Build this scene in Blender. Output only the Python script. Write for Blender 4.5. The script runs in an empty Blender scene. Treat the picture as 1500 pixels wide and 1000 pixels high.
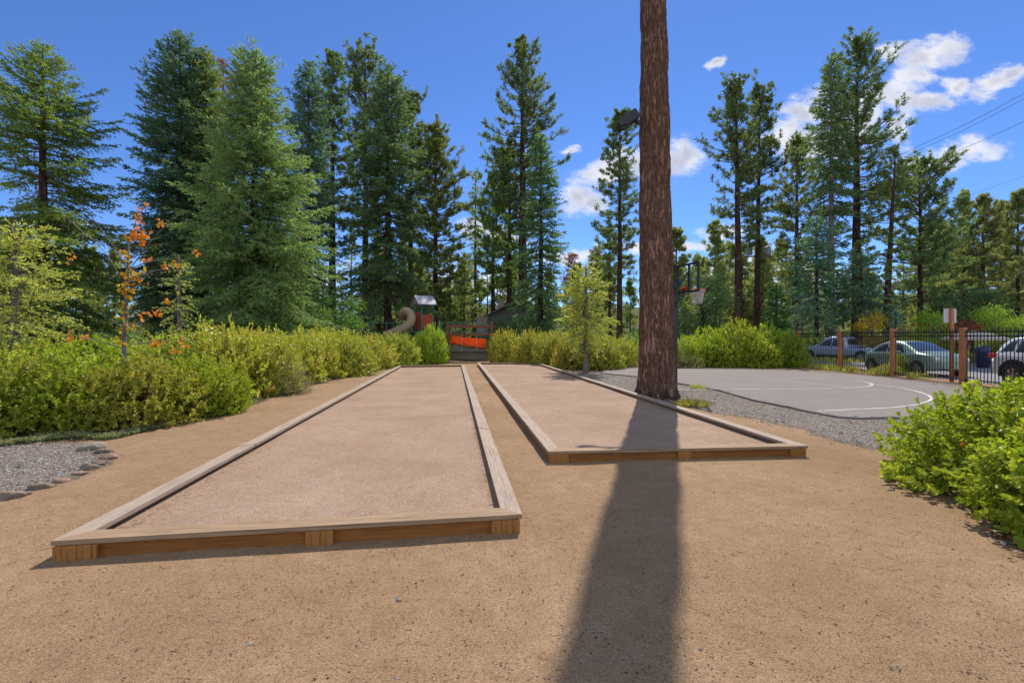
import bpy, math, random
import numpy as np
from mathutils import Vector, Matrix

random.seed(7)
SC = bpy.context.scene
COL = SC.collection
F_PX, CX, HY, EYE = 667.0, 750.0, 494.0, 1.65     # lens in photo pixels, centre column, horizon row, eye height (m)
R = math.radians

def gp(px, py, z=0.0):
    """ground point (x, y) seen at a photo pixel, for a surface at height z"""
    d = F_PX * (EYE - z) / (py - HY)
    return ((px - CX) / F_PX * d, d)
def xa(px, d): return (px - CX) / F_PX * d
def za(py, d): return EYE + (HY - py) / F_PX * d

# ------------------------------------------------------------------ objects
def tag(o, label=None, cat=None, group=None, kind=None):
    if label: o['label'] = label
    if cat: o['category'] = cat
    if group: o['group'] = group
    if kind: o['kind'] = kind
    return o
def empty(name, loc, rz=0.0, label=None, cat=None, group=None):
    o = bpy.data.objects.new(name, None)
    o.empty_display_size = 0.3
    COL.objects.link(o)
    o.location = loc
    o.rotation_euler = (0, 0, rz)
    return tag(o, label, cat, group)
def copy_tree(o, parent=None):
    c = o.copy(); COL.objects.link(c)
    if parent: c.parent = parent
    for ch in list(o.children): copy_tree(ch, c)
    return c
def mesh_from(name, V, faces, mi=None, mats=(), smooth=False):
    me = bpy.data.meshes.new(name)
    V = np.ascontiguousarray(V, np.float32)
    me.vertices.add(len(V)); me.vertices.foreach_set('co', V.ravel())
    loops = np.concatenate([np.asarray(f).ravel() for f in faces]).astype(np.int32)
    cnt = np.concatenate([np.full(len(f), np.asarray(f).shape[1]) for f in faces])
    st = np.concatenate([[0], np.cumsum(cnt)[:-1]]).astype(np.int32)
    me.loops.add(len(loops)); me.loops.foreach_set('vertex_index', loops)
    me.polygons.add(len(cnt)); me.polygons.foreach_set('loop_start', st)
    for m in mats: me.materials.append(m)
    if mi is not None: me.polygons.foreach_set('material_index', np.ascontiguousarray(mi, np.int32))
    me.polygons.foreach_set('use_smooth', np.full(len(cnt), smooth))
    me.update(calc_edges=True)
    return me
def nrm(v):
    return v / np.maximum(np.linalg.norm(v, axis=-1, keepdims=True), 1e-9)

class Geo:
    def __init__(self): self.v = []; self.f = []; self.m = []; self.n = 0
    def add(self, V, F, m=0):
        V = np.asarray(V, float).reshape(-1, 3); F = np.asarray(F, int)
        self.v.append(V); self.f.append(F + self.n); self.m.append(np.full(len(F), m)); self.n += len(V)
        return self
    def box(self, c, s, rot=None, m=0):
        h = np.array([[x, y, z] for x in (-.5, .5) for y in (-.5, .5) for z in (-.5, .5)]) * np.array(s)
        if rot is not None: h = h @ np.array(rot).T
        return self.add(h + np.array(c), [[0, 1, 3, 2], [4, 6, 7, 5], [0, 4, 5, 1], [2, 3, 7, 6], [0, 2, 6, 4], [1, 5, 7, 3]], m)
    def bar(self, a, b, w, h, m=0, up=(0, 0, 1)):
        a = np.array(a, float); b = np.array(b, float); d = b - a; L = np.linalg.norm(d); d /= L
        s = np.cross(d, up); s /= np.linalg.norm(s); u = np.cross(s, d)
        return self.box((a + b) / 2, (w, L, h), np.stack([s, d, u], 1), m)
    def prism(self, poly, z0, z1, m=0):
        n = len(poly)
        P = np.array(poly, float)
        V = np.concatenate([np.c_[P, np.full(n, z0)], np.c_[P, np.full(n, z1)]])
        self.add(V, [[i, (i + 1) % n, n + (i + 1) % n, n + i] for i in range(n)], m)
        self.add(V, [list(range(n, 2 * n))], m); self.add(V, [list(range(n))[::-1]], m)
        return self
    def tube(self, pts, rad, n=8, m=0, caps=True):
        P = np.asarray(pts, float); K = len(P)
        rad = np.broadcast_to(np.asarray(rad, float), (K,))
        T = nrm(np.gradient(P, axis=0))
        ref = np.array([0, 0, 1.0]) if abs(T[0][2]) < .9 else np.array([1.0, 0, 0])
        S = []; s = np.cross(T[0], ref); s /= np.linalg.norm(s)
        for k in range(K):
            s = s - T[k] * np.dot(s, T[k]); s /= np.linalg.norm(s); S.append(s)
        S = np.array(S); U = np.cross(T, S)
        a = np.arange(n) / n * 2 * np.pi
        V = P[:, None] + rad[:, None, None] * (np.cos(a)[None, :, None] * S[:, None] + np.sin(a)[None, :, None] * U[:, None])
        idx = np.arange(K * n).reshape(K, n); nx = np.roll(idx, -1, 1)
        F = np.stack([idx[:-1], nx[:-1], nx[1:], idx[1:]], -1).reshape(-1, 4)
        self.add(V.reshape(-1, 3), F, m)
        if caps:
            self.add(V[0], [list(range(n))[::-1]], m); self.add(V[-1], [list(range(n))], m)
        return self
    def lathe(self, prof, c=(0, 0, 0), axis='z', n=24, m=0):
        a = np.arange(n) / n * 2 * np.pi
        prof = np.asarray(prof, float); K = len(prof)
        x = prof[:, 0][:, None] * np.cos(a); y = prof[:, 0][:, None] * np.sin(a); z = np.repeat(prof[:, 1][:, None], n, 1)
        V = np.stack([x, y, z], -1)
        if axis == 'x': V = V[..., [2, 0, 1]]
        if axis == 'y': V = V[..., [1, 2, 0]]
        idx = np.arange(K * n).reshape(K, n); nx = np.roll(idx, -1, 1)
        return self.add(V.reshape(-1, 3) + np.array(c), np.stack([idx[:-1], nx[:-1], nx[1:], idx[1:]], -1).reshape(-1, 4), m)
    def batch_tubes(self, P, Rr, n=4, m=0):
        """P (N,K,3), Rr (N,K)"""
        N, K = P.shape[:2]
        if N == 0: return self
        T = nrm(np.gradient(P, axis=1))
        ref = np.where(np.abs(T[..., 2:3]) < .92, np.array([0, 0, 1.0]), np.array([1.0, 0, 0]))
        S = nrm(np.cross(T, ref)); U = np.cross(T, S)
        a = np.arange(n) / n * 2 * np.pi
        V = P[:, :, None] + Rr[:, :, None, None] * (np.cos(a)[:, None] * S[:, :, None] + np.sin(a)[:, None] * U[:, :, None])
        idx = np.arange(N * K * n).reshape(N, K, n); nx = np.roll(idx, -1, 2)
        return self.add(V.reshape(-1, 3), np.stack([idx[:, :-1], nx[:, :-1], nx[:, 1:], idx[:, 1:]], -1).reshape(-1, 4), m)
    def blades(self, P, D, L, W, rng, m=0):
        n = len(P)
        if n == 0: return self
        D = nrm(D); S = nrm(np.cross(D, rng.normal(size=(n, 3))))
        L = np.broadcast_to(L, (n,))[:, None]; W = np.broadcast_to(W, (n,))[:, None]
        V = np.stack([P, P + D * L * .45 + S * W * .5, P + D * L, P + D * L * .45 - S * W * .5], 1)
        return self.add(V.reshape(-1, 3), np.arange(n * 4).reshape(n, 4), m)
    def leaves(self, P, D, Nn, L, W, m=0, fold=.18):
        """oval leaves: two quads folded along the midrib"""
        n = len(P)
        D = nrm(D); S = nrm(np.cross(D, Nn)); Nn = np.cross(S, D)
        L = np.broadcast_to(L, (n,))[:, None]; W = np.broadcast_to(W, (n,))[:, None]
        up = Nn * W * fold
        V = np.stack([P, P + D * L * .28 + S * W * .44 + up, P + D * L * .72 + S * W * .42 + up, P + D * L - up * .5,
                      P + D * L * .72 - S * W * .42 + up, P + D * L * .28 - S * W * .44 + up], 1)
        b = (np.arange(n) * 6)[:, None]
        F = np.concatenate([b + np.array([[0, 1, 2, 3]]), b + np.array([[0, 3, 4, 5]])])
        return self.add(V.reshape(-1, 3), F, m)
    def mesh(self, name, mats, smooth=False):
        groups = {}
        for f, m in zip(self.f, self.m): groups.setdefault(f.shape[1], []).append((f, m))
        faces = []; mi = []
        for k, l in groups.items():
            faces.append(np.concatenate([x[0] for x in l])); mi.append(np.concatenate([x[1] for x in l]))
        return mesh_from(name, np.concatenate(self.v), faces, np.concatenate(mi), mats, smooth)
    def build(self, name, mats, parent=None, smooth=False, bevel=0.0):
        if not isinstance(mats, (list, tuple)): mats = [mats]
        o = bpy.data.objects.new(name, self.mesh(name, mats, smooth))
        COL.objects.link(o)
        if parent: o.parent = parent
        if bevel:
            b = o.modifiers.new('bevel', 'BEVEL'); b.width = bevel; b.segments = 2; b.limit_method = 'ANGLE'
        return o

# value noise on numpy grids ---------------------------------------------------
def vnoise(x, y, seed=0, perx=None):
    rng = np.random.default_rng(seed); G = rng.random((256, 256))
    xi = np.floor(x).astype(int); yi = np.floor(y).astype(int); fx = x - xi; fy = y - yi
    fx = fx * fx * (3 - 2 * fx); fy = fy * fy * (3 - 2 * fy)
    px_ = perx or 256
    x0 = xi % px_; x1 = (xi + 1) % px_; y0 = yi % 256; y1 = (yi + 1) % 256
    return (G[x0, y0] * (1 - fx) + G[x1, y0] * fx) * (1 - fy) + (G[x0, y1] * (1 - fx) + G[x1, y1] * fx) * fy

# ------------------------------------------------------------------ materials
class NT:
    def __init__(self, name):
        self.mat = bpy.data.materials.new(name); self.mat.use_nodes = True
        self.t = self.mat.node_tree; self.t.nodes.clear()
        self.out = self.t.nodes.new('ShaderNodeOutputMaterial')
    def n(self, typ, props=None, **ins):
        nd = self.t.nodes.new('ShaderNode' + typ)
        for k, v in (props or {}).items(): setattr(nd, k, v)
        for k, v in ins.items():
            key = int(k[1:]) if k[0] == '_' and k[1:].isdigit() else k.replace('_', ' ')
            self.set(nd.inputs[key], v)
        return nd
    def set(self, sock, v):
        if isinstance(v, bpy.types.NodeSocket): self.t.links.new(v, sock)
        elif isinstance(v, bpy.types.Node): self.t.links.new(v.outputs[0], sock)
        else:
            if isinstance(v, (tuple, list)) and len(v) == 3 and sock.type == 'RGBA': v = (*v, 1)
            sock.default_value = v
    def noise(self, vec, scale, detail=4, rough=.6, out=0):
        return self.n('TexNoise', None, Vector=vec, Scale=scale, Detail=detail, Roughness=rough).outputs[out]
    def ramp(self, fac, stops):
        nd = self.n('ValToRGB', None, Fac=fac); e = nd.color_ramp.elements
        while len(e) < len(stops): e.new(.5)
        for k, (p, c) in enumerate(stops):
            e[k].position = p
            e[k].color = (*c, 1) if isinstance(c, (tuple, list)) else (c, c, c, 1)
        return nd.outputs[0]
    def mix(self, fac, a, b, mode='MIX'):
        nd = self.t.nodes.new('ShaderNodeMix'); nd.data_type = 'RGBA'; nd.blend_type = mode
        self.set(nd.inputs[0], fac); self.set(nd.inputs[6], a); self.set(nd.inputs[7], b)
        return nd.outputs[2]
    def math(self, op, a, b=0.0, clamp=False):
        nd = self.n('Math', {'operation': op, 'use_clamp': clamp}); self.set(nd.inputs[0], a); self.set(nd.inputs[1], b)
        return nd.outputs[0]
    def obj(self): return self.n('TexCoord').outputs['Object']
    def geo(self): return self.n('NewGeometry').outputs['Position']
    def scale(self, vec, s): 
        nd = self.n('Mapping', None, Vector=vec); nd.inputs['Scale'].default_value = s
        return nd.outputs[0]
    def bump(self, h, dist, strength=1.0): return self.n('Bump', None, Height=h, Distance=dist, Strength=strength).outputs[0]
    def bsdf(self, color, rough=.8, spec=.3, normal=None, metallic=0.0, **kw):
        b = self.n('BsdfPrincipled', None, Base_Color=color, Roughness=rough, Metallic=metallic)
        b.inputs['Specular IOR Level'].default_value = spec
        if normal is not None: self.set(b.inputs['Normal'], normal)
        for k, v in kw.items(): self.set(b.inputs[k.replace('_', ' ')], v)
        return b
    def done(self, sh):
        self.t.links.new(sh.outputs[0] if isinstance(sh, bpy.types.Node) else sh, self.out.inputs[0]); return self.mat

def plain(name, col, rough=.5, metallic=0.0, spec=.4, vary=.12, scale=6.0, coat=0.0):
    t = NT(name); p = t.obj()
    n1 = t.noise(p, scale, 5, .65)
    c = t.mix(n1, tuple(x * (1 - vary) for x in col), tuple(min(1, x * (1 + vary)) for x in col))
    b = t.bsdf(c, rough, spec, None, metallic)
    if coat: b.inputs['Coat Weight'].default_value = coat; b.inputs['Coat Roughness'].default_value = .06
    return t.done(b)

def foliage(name, ca, cb, cc=None, pc=.1, transl=.5, rough=.5, spec=.25, clump=.9, tl_tint=(1.12, 1.15, .66), gain=2.0):
    """leaf or needle: each leaf its own tint, old leaves (cc) in a share pc, patches by noise"""
    t = NT(name)
    g = t.n('NewGeometry'); rnd = g.outputs['Random Per Island']
    c = t.mix(rnd, ca, cb)
    oi = t.n('ObjectInfo').outputs['Random']
    pn = t.noise(t.obj(), clump, 3, .6)
    f = t.math('ADD', t.math('MULTIPLY', pn, .9), .55)
    c = t.mix(1.0, c, t.n('CombineColor', None, Red=f, Green=f, Blue=f).outputs[0], 'MULTIPLY')
    hs = t.n('HueSaturation', None, Hue=t.math('ADD', t.math('MULTIPLY', oi, .03), .485), Saturation=1.0, Value=t.math('ADD', t.math('MULTIPLY', oi, .3), .85), Color=c)
    c = hs.outputs[0]
    if cc:
        r2 = t.math('FRACT', t.math('MULTIPLY', rnd, 37.7))
        pick = t.math('LESS_THAN', r2, t.math('MULTIPLY', t.ramp(pn, [(.35, .2), (.7, 1.6)]), pc))
        c = t.mix(pick, c, cc)
    c = t.mix(1.0, c, (gain, gain, gain), 'MULTIPLY')
    b = t.bsdf(c, rough, spec)
    tl = t.n('BsdfTranslucent', None, Color=t.mix(1.0, c, tl_tint, 'MULTIPLY'))
    return t.done(t.n('MixShader', None, _0=transl, _1=b.outputs[0], _2=tl.outputs[0]))

def wood(name, ca, cb, axis=0, rough=.75, stretch=.08, knots=True, wear=None):
    t = NT(name); p = t.obj()
    s = [14, 14, 14]; s[axis] *= stretch
    v = t.scale(p, s)
    n1 = t.noise(v, 3.0, 8, .7); n2 = t.noise(t.scale(p, (1.3, 1.3, 1.3)), 1.1, 3, .5)
    s2 = [90, 90, 90]; s2[axis] *= .02
    n3 = t.noise(t.scale(p, s2), 1.0, 3, .6)
    c = t.ramp(n1, [(.25, tuple(x * .6 for x in ca)), (.5, ca), (.75, cb)])
    c = t.mix(t.math('MULTIPLY', n2, .7), c, wear or tuple(x * .7 for x in ca))
    c = t.mix(t.ramp(n3, [(.33, .85), (.44, 0.0)]), c, tuple(x * .35 for x in ca))
    h = t.math('ADD', n1, t.math('MULTIPLY', n3, .8))
    return t.done(t.bsdf(c, rough, .2, t.bump(h, .004, .7)))

def bark(name, ca, cb, cc, sx=7.0, sz=1.6, bump=.03, char=None):
    t = NT(name); p = t.obj()
    w = t.noise(p, 2.2, 4, .6, 1)
    pv = t.n('VectorMath', {'operation': 'ADD'}, _0=p, _1=t.n('VectorMath', {'operation': 'SCALE'}, _0=t.n('VectorMath', {'operation': 'SUBTRACT'}, _0=w, _1=(.5, .5, .5)).outputs[0], Scale=.22).outputs[0]).outputs[0]
    r1 = t.math('ABSOLUTE', t.math('SUBTRACT', t.noise(t.scale(pv, (sx, sx, sz)), 1.0, 3, .55), .5))
    r2 = t.math('ABSOLUTE', t.math('SUBTRACT', t.noise(t.scale(pv, (sx * 2.3, sx * 2.3, sz * 2.6)), 1.0, 4, .6), .5))
    n1 = t.noise(t.scale(p, (sx * 4, sx * 4, sz * 7)), 1.6, 8, .75)
    n2 = t.noise(t.scale(p, (1.6, 1.6, .7)), 1.0, 4, .6)
    ed = t.math('ADD', t.math('MULTIPLY', r1, 3.2), t.math('MULTIPLY', r2, 1.6))
    ed = t.math('ADD', ed, t.math('MULTIPLY', t.math('SUBTRACT', n1, .5), .45))
    c = t.ramp(ed, [(.06, cc), (.2, tuple(x * .6 for x in ca)), (.42, ca), (.8, cb)])
    c = t.mix(t.ramp(n2, [(.35, 0.0), (.7, .55)]), c, tuple(x * .55 for x in ca))
    c = t.mix(.75, c, t.ramp(n1, [(.28, .45), (.5, .95), (.7, 1.45)]), 'MULTIPLY')
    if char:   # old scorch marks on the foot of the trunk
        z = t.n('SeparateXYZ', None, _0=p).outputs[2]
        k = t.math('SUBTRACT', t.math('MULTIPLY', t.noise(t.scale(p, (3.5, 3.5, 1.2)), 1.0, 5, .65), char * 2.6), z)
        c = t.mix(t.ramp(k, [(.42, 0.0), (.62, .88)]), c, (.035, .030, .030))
    h = t.math('ADD', t.ramp(ed, [(.04, 0.0), (.55, 1.0)]), t.math('MULTIPLY', n1, .45))
    return t.done(t.bsdf(c, .92, .1, t.bump(h, bump, 1.0)))

M = {}
def init_mats():
    M['cap'] = wood('weathered_cap_wood', (.36, .27, .205), (.50, .39, .30), 1, wear=(.30, .235, .19))
    M['capx'] = wood('weathered_cap_wood_cross', (.32, .215, .135), (.45, .315, .21), 0, wear=(.25, .165, .10))
    M['stain'] = wood('stained_side_wood', (.34, .135, .034), (.45, .205, .055), 0, wear=(.15, .055, .018))
    M['stainy'] = wood('stained_side_wood_long', (.30, .17, .09), (.40, .24, .13), 1, wear=(.24, .13, .07))
    M['block'] = wood('corner_block_wood', (.38, .17, .05), (.50, .255, .08), 2, stretch=.5, wear=(.20, .08, .025))
    M['post'] = wood('orange_post_wood', (.50, .19, .085), (.62, .26, .12), 2, rough=.6)
    M['redwood'] = wood('red_frame_wood', (.20, .07, .035), (.27, .10, .05), 0, rough=.6)
    M['greyplank'] = wood('grey_plank_wood', (.20, .17, .15), (.30, .26, .23), 0)
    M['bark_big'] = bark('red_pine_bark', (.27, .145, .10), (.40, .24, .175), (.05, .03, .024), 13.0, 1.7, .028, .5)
    M['bark_red'] = bark('brown_pine_bark', (.115, .065, .05), (.17, .105, .08), (.03, .02, .018), 4.0, 1.0, .05)
    M['bark_grey'] = bark('grey_fir_bark', (.12, .09, .075), (.19, .15, .13), (.04, .03, .028), 5.0, 1.5, .03)
    M['bark_pale'] = bark('pale_fir_bark', (.34, .31, .30), (.45, .42, .41), (.12, .10, .09), 3.0, 1.8, .03)
    M['bark_young'] = bark('young_grey_bark', (.26, .21, .18), (.36, .30, .26), (.11, .09, .08), 16, 7, .006)
    M['twig'] = plain('grey_twig', (.13, .10, .085), .9)
    M['stem'] = plain('red_brown_stem', (.13, .05, .03), .6)
    M['fir_blue'] = foliage('blue_fir_needles', (.052, .104, .072), (.098, .160, .102), (.12, .10, .04), .04)
    M['fir_dark'] = foliage('dark_fir_needles', (.054, .098, .044), (.104, .155, .068), (.11, .08, .03), .05)
    M['fir_olive'] = foliage('olive_fir_needles', (.068, .108, .026), (.138, .178, .042), (.16, .10, .03), .07)
    M['fir_green'] = foliage('bright_fir_needles', (.084, .146, .056), (.165, .22, .088), (.15, .13, .05), .06)
    M['pine_dark'] = foliage('dark_pine_needles', (.056, .092, .038), (.112, .145, .053), (.14, .10, .035), .05)
    M['pine_yel'] = foliage('yellow_pine_needles', (.078, .115, .030), (.135, .165, .046), (.19, .13, .035), .04)
    M['pine_far'] = foliage('far_pine_needles', (.105, .135, .050), (.185, .195, .075), (.16, .12, .05), .03)
    M['pine_red'] = foliage('dead_red_needles', (.18, .085, .05), (.25, .13, .08), (.1, .06, .045), .2, transl=.3)
    M['young_pine'] = foliage('young_pine_needles', (.17, .20, .045), (.28, .29, .07), (.22, .15, .05), .08)
    M['lightsap'] = foliage('pale_sapling_leaves', (.15, .16, .05), (.25, .24, .08), None)
    M['cedar'] = foliage('cedar_sprays', (.022, .075, .022), (.05, .13, .03), None)
    M['spruce'] = foliage('blue_spruce_needles', (.07, .13, .105), (.12, .19, .15), None)
    M['manz'] = foliage('shrub_leaves', (.128, .152, .020), (.255, .255, .038), (.25, .16, .035), .07, transl=.42, rough=.42, spec=.32)
    M['manz_g'] = foliage('green_shrub_leaves', (.108, .160, .012), (.235, .268, .026), (.22, .20, .03), .05, transl=.45, rough=.42, spec=.32)
    M['manz_y'] = foliage('yellow_shrub_leaves', (.150, .165, .020), (.265, .250, .036), (.30, .16, .03), .09, transl=.42, rough=.4, spec=.4)
    M['sage'] = foliage('sage_leaves', (.13, .13, .06), (.20, .19, .09), (.2, .12, .06), .15, transl=.25)
    M['maple'] = foliage('orange_maple_leaves', (.60, .13, .035), (.75, .30, .05), (.50, .36, .04), .3, transl=.5, clump=2.5, tl_tint=(1.1, .9, .6), gain=1.0)
    M['maple_y'] = foliage('yellow_maple_leaves', (.42, .30, .03), (.55, .36, .04), (.6, .2, .04), .25, transl=.5, tl_tint=(1.1, 1, .6), gain=1.0)
    M['crimson'] = foliage('crimson_leaves', (.20, .03, .035), (.34, .06, .06), None, transl=.4, tl_tint=(1.2, .7, .7), gain=1.05)
    M['gold'] = foliage('golden_leaves', (.40, .25, .02), (.55, .36, .04), None, transl=.5, tl_tint=(1.1, 1, .5), gain=1.05)
    M['lime'] = foliage('lime_leaves', (.15, .25, .02), (.26, .36, .04), None, transl=.5, gain=1.35)
    M['decid'] = foliage('deciduous_leaves', (.06, .15, .03), (.12, .22, .05), None, transl=.45)
    M['decid_dark'] = foliage('dark_deciduous_leaves', (.03, .075, .03), (.06, .11, .04), None, transl=.35)
    M['ivy'] = foliage('ground_cover_leaves', (.07, .095, .04), (.14, .16, .075), (.2, .14, .06), .12, transl=.3)
    M['grass'] = foliage('dry_grass_blades', (.14, .17, .03), (.26, .24, .06), (.3, .22, .08), .25, transl=.4)
    M['black'] = plain('black_painted_metal', (.018, .019, .021), .45, 0, .4)
    M['black_metal'] = plain('dark_steel', (.03, .032, .036), .4, .3, .5)
    M['rubber'] = plain('tyre_rubber', (.02, .02, .02), .85)
    M['alloy'] = plain('wheel_alloy', (.55, .55, .56), .3, .8)
    M['grey_metal'] = plain('grey_metal', (.34, .35, .36), .5, .4)
    M['teal'] = plain('teal_painted_steel', (.02, .16, .12), .4)
    M['beige'] = plain('beige_slide_plastic', (.36, .245, .15), .45)
    M['redpanel'] = plain('orange_red_panel', (.42, .075, .03), .45)
    M['rimred'] = plain('red_rim_paint', (.62, .07, .03), .45)
    M['net'] = plain('white_net_cord', (.62, .56, .54), .8)
    t = NT('worn_line_paint'); p = t.geo()
    wr = t.ramp(t.math('ADD', t.noise(p, 28, 6, .75), t.math('MULTIPLY', t.math('SUBTRACT', t.noise(p, 1.6, 3), .5), .6)), [(.36, 0.0), (.5, 1.0)])
    M['white_line'] = t.done(t.bsdf(t.mix(wr, (.19, .165, .15), t.mix(t.noise(p, 4), (.50, .48, .45), (.66, .64, .60))), .8, .2))
# ------------------------------------------------------------------ vegetation
def prof_fn(outline, D):
    """outline: [(pixel row, half width px)] top to bottom -> function z -> radius (m), crown base z"""
    zs = np.array([za(y, D) for y, _ in outline])[::-1]; rs = np.array([w / F_PX * D for _, w in outline])[::-1]
    return (lambda z: np.interp(z, zs, rs)), zs[0]

def perp_basis(T):
    side = nrm(np.cross(T, np.array([0, 0, 1.0]))); up = np.cross(side, T)
    return side, up

def branch_paths(rng, z, L, az, e0, droop, up, K=6):
    s = np.linspace(0, 1, K)[None]
    r = L[:, None] * s
    zz = z[:, None] + L[:, None] * (np.tan(e0)[:, None] * s - droop[:, None] * s ** 2 + up[:, None] * s ** 3)
    da = rng.normal(0, .10, len(z))[:, None] * s
    a = az[:, None] + da
    return np.stack([np.cos(a) * r, np.sin(a) * r, zz], -1)

def along(P, i, s):
    """point and tangent at parameter s on branch i"""
    K = P.shape[1]; x = np.clip(s, 0, .9999) * (K - 1); k = x.astype(int); f = (x - k)[:, None]
    a = P[i, k]; b = P[i, k + 1]
    return a * (1 - f) + b * f, nrm(b - a)

def fir_crown(G, rng, H, prof, z0, D, dens=1.0, lean=None, wood_m=1, thin=None, nsc=1.0):
    step = max(.26, D * .0095) / dens
    zs, az, wf = [], [], []
    z = z0
    while z < H - .25:
        k = rng.integers(4, 8); zs += list(z + rng.uniform(-.6, .6, k) * step); az += list(rng.uniform(0, 6.28) + np.arange(k) * 6.283 / k + rng.normal(0, .3, k)); wf += [rng.choice([.84, .95, 1.0, 1.08])] * k
        z += step * rng.uniform(.85, 1.15) * (1.0 - .5 * (z - z0) / (H - z0))
    z = np.clip(np.array(zs), .2, H - .1); az = np.array(az)
    L = prof(z) * np.array(wf) * rng.uniform(.62, 1.15, len(z)) * np.where(rng.random(len(z)) < .15, .55, 1) + .08
    if thin is not None:
        keep = rng.random(len(z)) < thin(z, az); z, az, L = z[keep], az[keep], L[keep]
    t = np.clip((z - z0) / (H - z0), 0, 1)
    e0 = R(-20) + R(52) * t ** 1.6 + rng.normal(0, R(7), len(z))
    P = branch_paths(rng, z, L, az, e0, .30 * (1 - t) + .02, .22 * np.ones(len(z)))
    Rr = (.010 + .012 * L)[:, None] * np.linspace(1, .2, P.shape[1])[None] * (D / 40) ** .5
    G.batch_tubes(P, Rr, 4, wood_m)
    bs = .22 * max(.8, D / 30)
    n = np.maximum(3, (L / bs * 2).astype(int)); i = np.repeat(np.arange(len(L)), n)
    s = rng.uniform(.05, 1, len(i)) ** .85
    p, T = along(P, i, s); side, up = perp_basis(T)
    lb = np.clip(.46 * L[i] * (1 - s) + .28, .2, 1.35) * rng.uniform(.6, 1.15, len(i))
    sg = rng.choice([-1, 1], len(i))[:, None]
    d = nrm(T * .72 + side * sg * rng.uniform(.25, .9, len(i))[:, None] + np.array([0, 0, 1.0]) * rng.normal(-.02, .16, len(i))[:, None])
    ns = .043 * max(.8, D / 28) * nsc
    m = np.maximum(3, np.ceil(lb / ns)).astype(int); j = np.repeat(np.arange(len(i)), m)
    f = rng.random(len(j))
    q = p[j] + d[j] * (lb[j] * f)[:, None]; q[:, 2] -= .24 * lb[j] * f ** 2
    bd = d[j] * .8 + rng.normal(size=(len(j), 3)) * np.array([.5, .5, .34]) + np.array([0, 0, .14])
    G.blades(q, bd, .0056 * D * nsc * rng.uniform(.55, 1.3, len(j)), .0021 * D * nsc, rng, 0)
    # leader
    nl = 40; f = rng.random(nl); q = np.c_[np.zeros(nl), np.zeros(nl), H - .7 + .7 * f]
    G.blades(q, rng.normal(size=(nl, 3)) * .5 + np.array([0, 0, .8]), .0048 * D, .002 * D, rng, 0)

def pine_crown(G, rng, H, prof, z0, D, dens=1.0, wood_m=1, tuft=12, extra=None):
    k_ = D / 50
    step = .56 * k_ ** .7 / dens
    zs, az = [], []
    z = z0
    while z < H - .2:
        k = rng.integers(3, 6); zs += list(z + rng.uniform(-.5, .5, k) * step); az += list(rng.uniform(0, 6.28, k))
        z += step * (1 - .5 * (z - z0) / (H - z0))
    z = np.clip(np.array(zs), .3, H - .05); az = np.array(az)
    L = prof(z) * rng.uniform(.35, 1.2, len(z)) * np.where(rng.random(len(z)) < .1, 1.2, 1) + .1
    t = np.clip((z - z0) / (H - z0), 0, 1)
    e0 = R(-12) + R(58) * t ** 1.1 + rng.normal(0, R(9), len(z))
    P = branch_paths(rng, z, L, az, e0, .22 * (1 - t), .30 * np.ones(len(z)))
    if extra is not None:
        P2, L2 = extra; P = np.concatenate([P, P2]); L = np.concatenate([L, L2])
    Rr = (.015 + .016 * L)[:, None] * np.linspace(1, .25, P.shape[1])[None]
    G.batch_tubes(P, Rr, 4, wood_m)
    n = np.maximum(3, (L / (.36 * k_ ** .8)).astype(int)); i = np.repeat(np.arange(len(L)), n)
    s = 1 - .72 * rng.random(len(i)) ** 1.3
    p, T = along(P, i, s); side, up = perp_basis(T)
    ang = rng.uniform(0, 6.283, len(i))[:, None]
    d = nrm(T * .65 + (side * np.cos(ang) + up * np.sin(ang) * .6) * .75 + np.array([0, 0, .28]))
    lb = rng.uniform(.25, .75, len(i)) * k_ ** .5 * np.clip(L[i] * .5, .35, 1.15)
    G.batch_tubes(np.stack([p, p + d * (lb * .5)[:, None], p + d * lb[:, None] + np.array([0, 0, .05])], 1), np.tile([[.02, .015, .008]], (len(i), 1)), 3, wood_m)
    c = np.concatenate([p + d * lb[:, None], p + d * (lb * .55)[:, None], P[:, -1]])
    cd = np.concatenate([d, d, nrm(P[:, -1] - P[:, -2])])
    j = np.repeat(np.arange(len(c)), tuft)
    rr = rng.normal(size=(len(j), 3))
    bd = cd[j] * .6 + rr * .6 + np.array([0, 0, .25])
    G.blades(c[j] - nrm(cd[j]) * (.004 * D * rng.random(len(j)))[:, None] + rr * .0007 * D, bd, .0060 * D * rng.uniform(.6, 1.15, len(j)), .0017 * D, rng, 0)

def trunk_geo(rng, H, r0, lean=(0, 0), bend=.012, n=12, K=26, flare=.35, top=.03):
    G = Geo(); s = np.linspace(0, 1, K)
    z = H * s
    off = np.stack([np.cumsum(rng.normal(0, bend, K)) * H * .03, np.cumsum(rng.normal(0, bend, K)) * H * .03], -1)
    off -= off[0]
    x = lean[0] * s + off[:, 0]; y = lean[1] * s + off[:, 1]
    rad = r0 * (1 - s) ** .85 * (1 + flare * np.exp(-z / (r0 * 2.2))) + top
    P = np.stack([x, y, z], -1); P[0, 2] = -.25
    G.tube(P, rad, n)
    return G, P

def shift_to_axis(G, P, H):
    """move the crown geometry so that it follows the trunk's axis"""
    for k, V in enumerate(G.v):
        G.v[k][:, 0] += np.interp(V[:, 2], P[:, 2], P[:, 0]); G.v[k][:, 1] += np.interp(V[:, 2], P[:, 2], P[:, 1])

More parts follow.
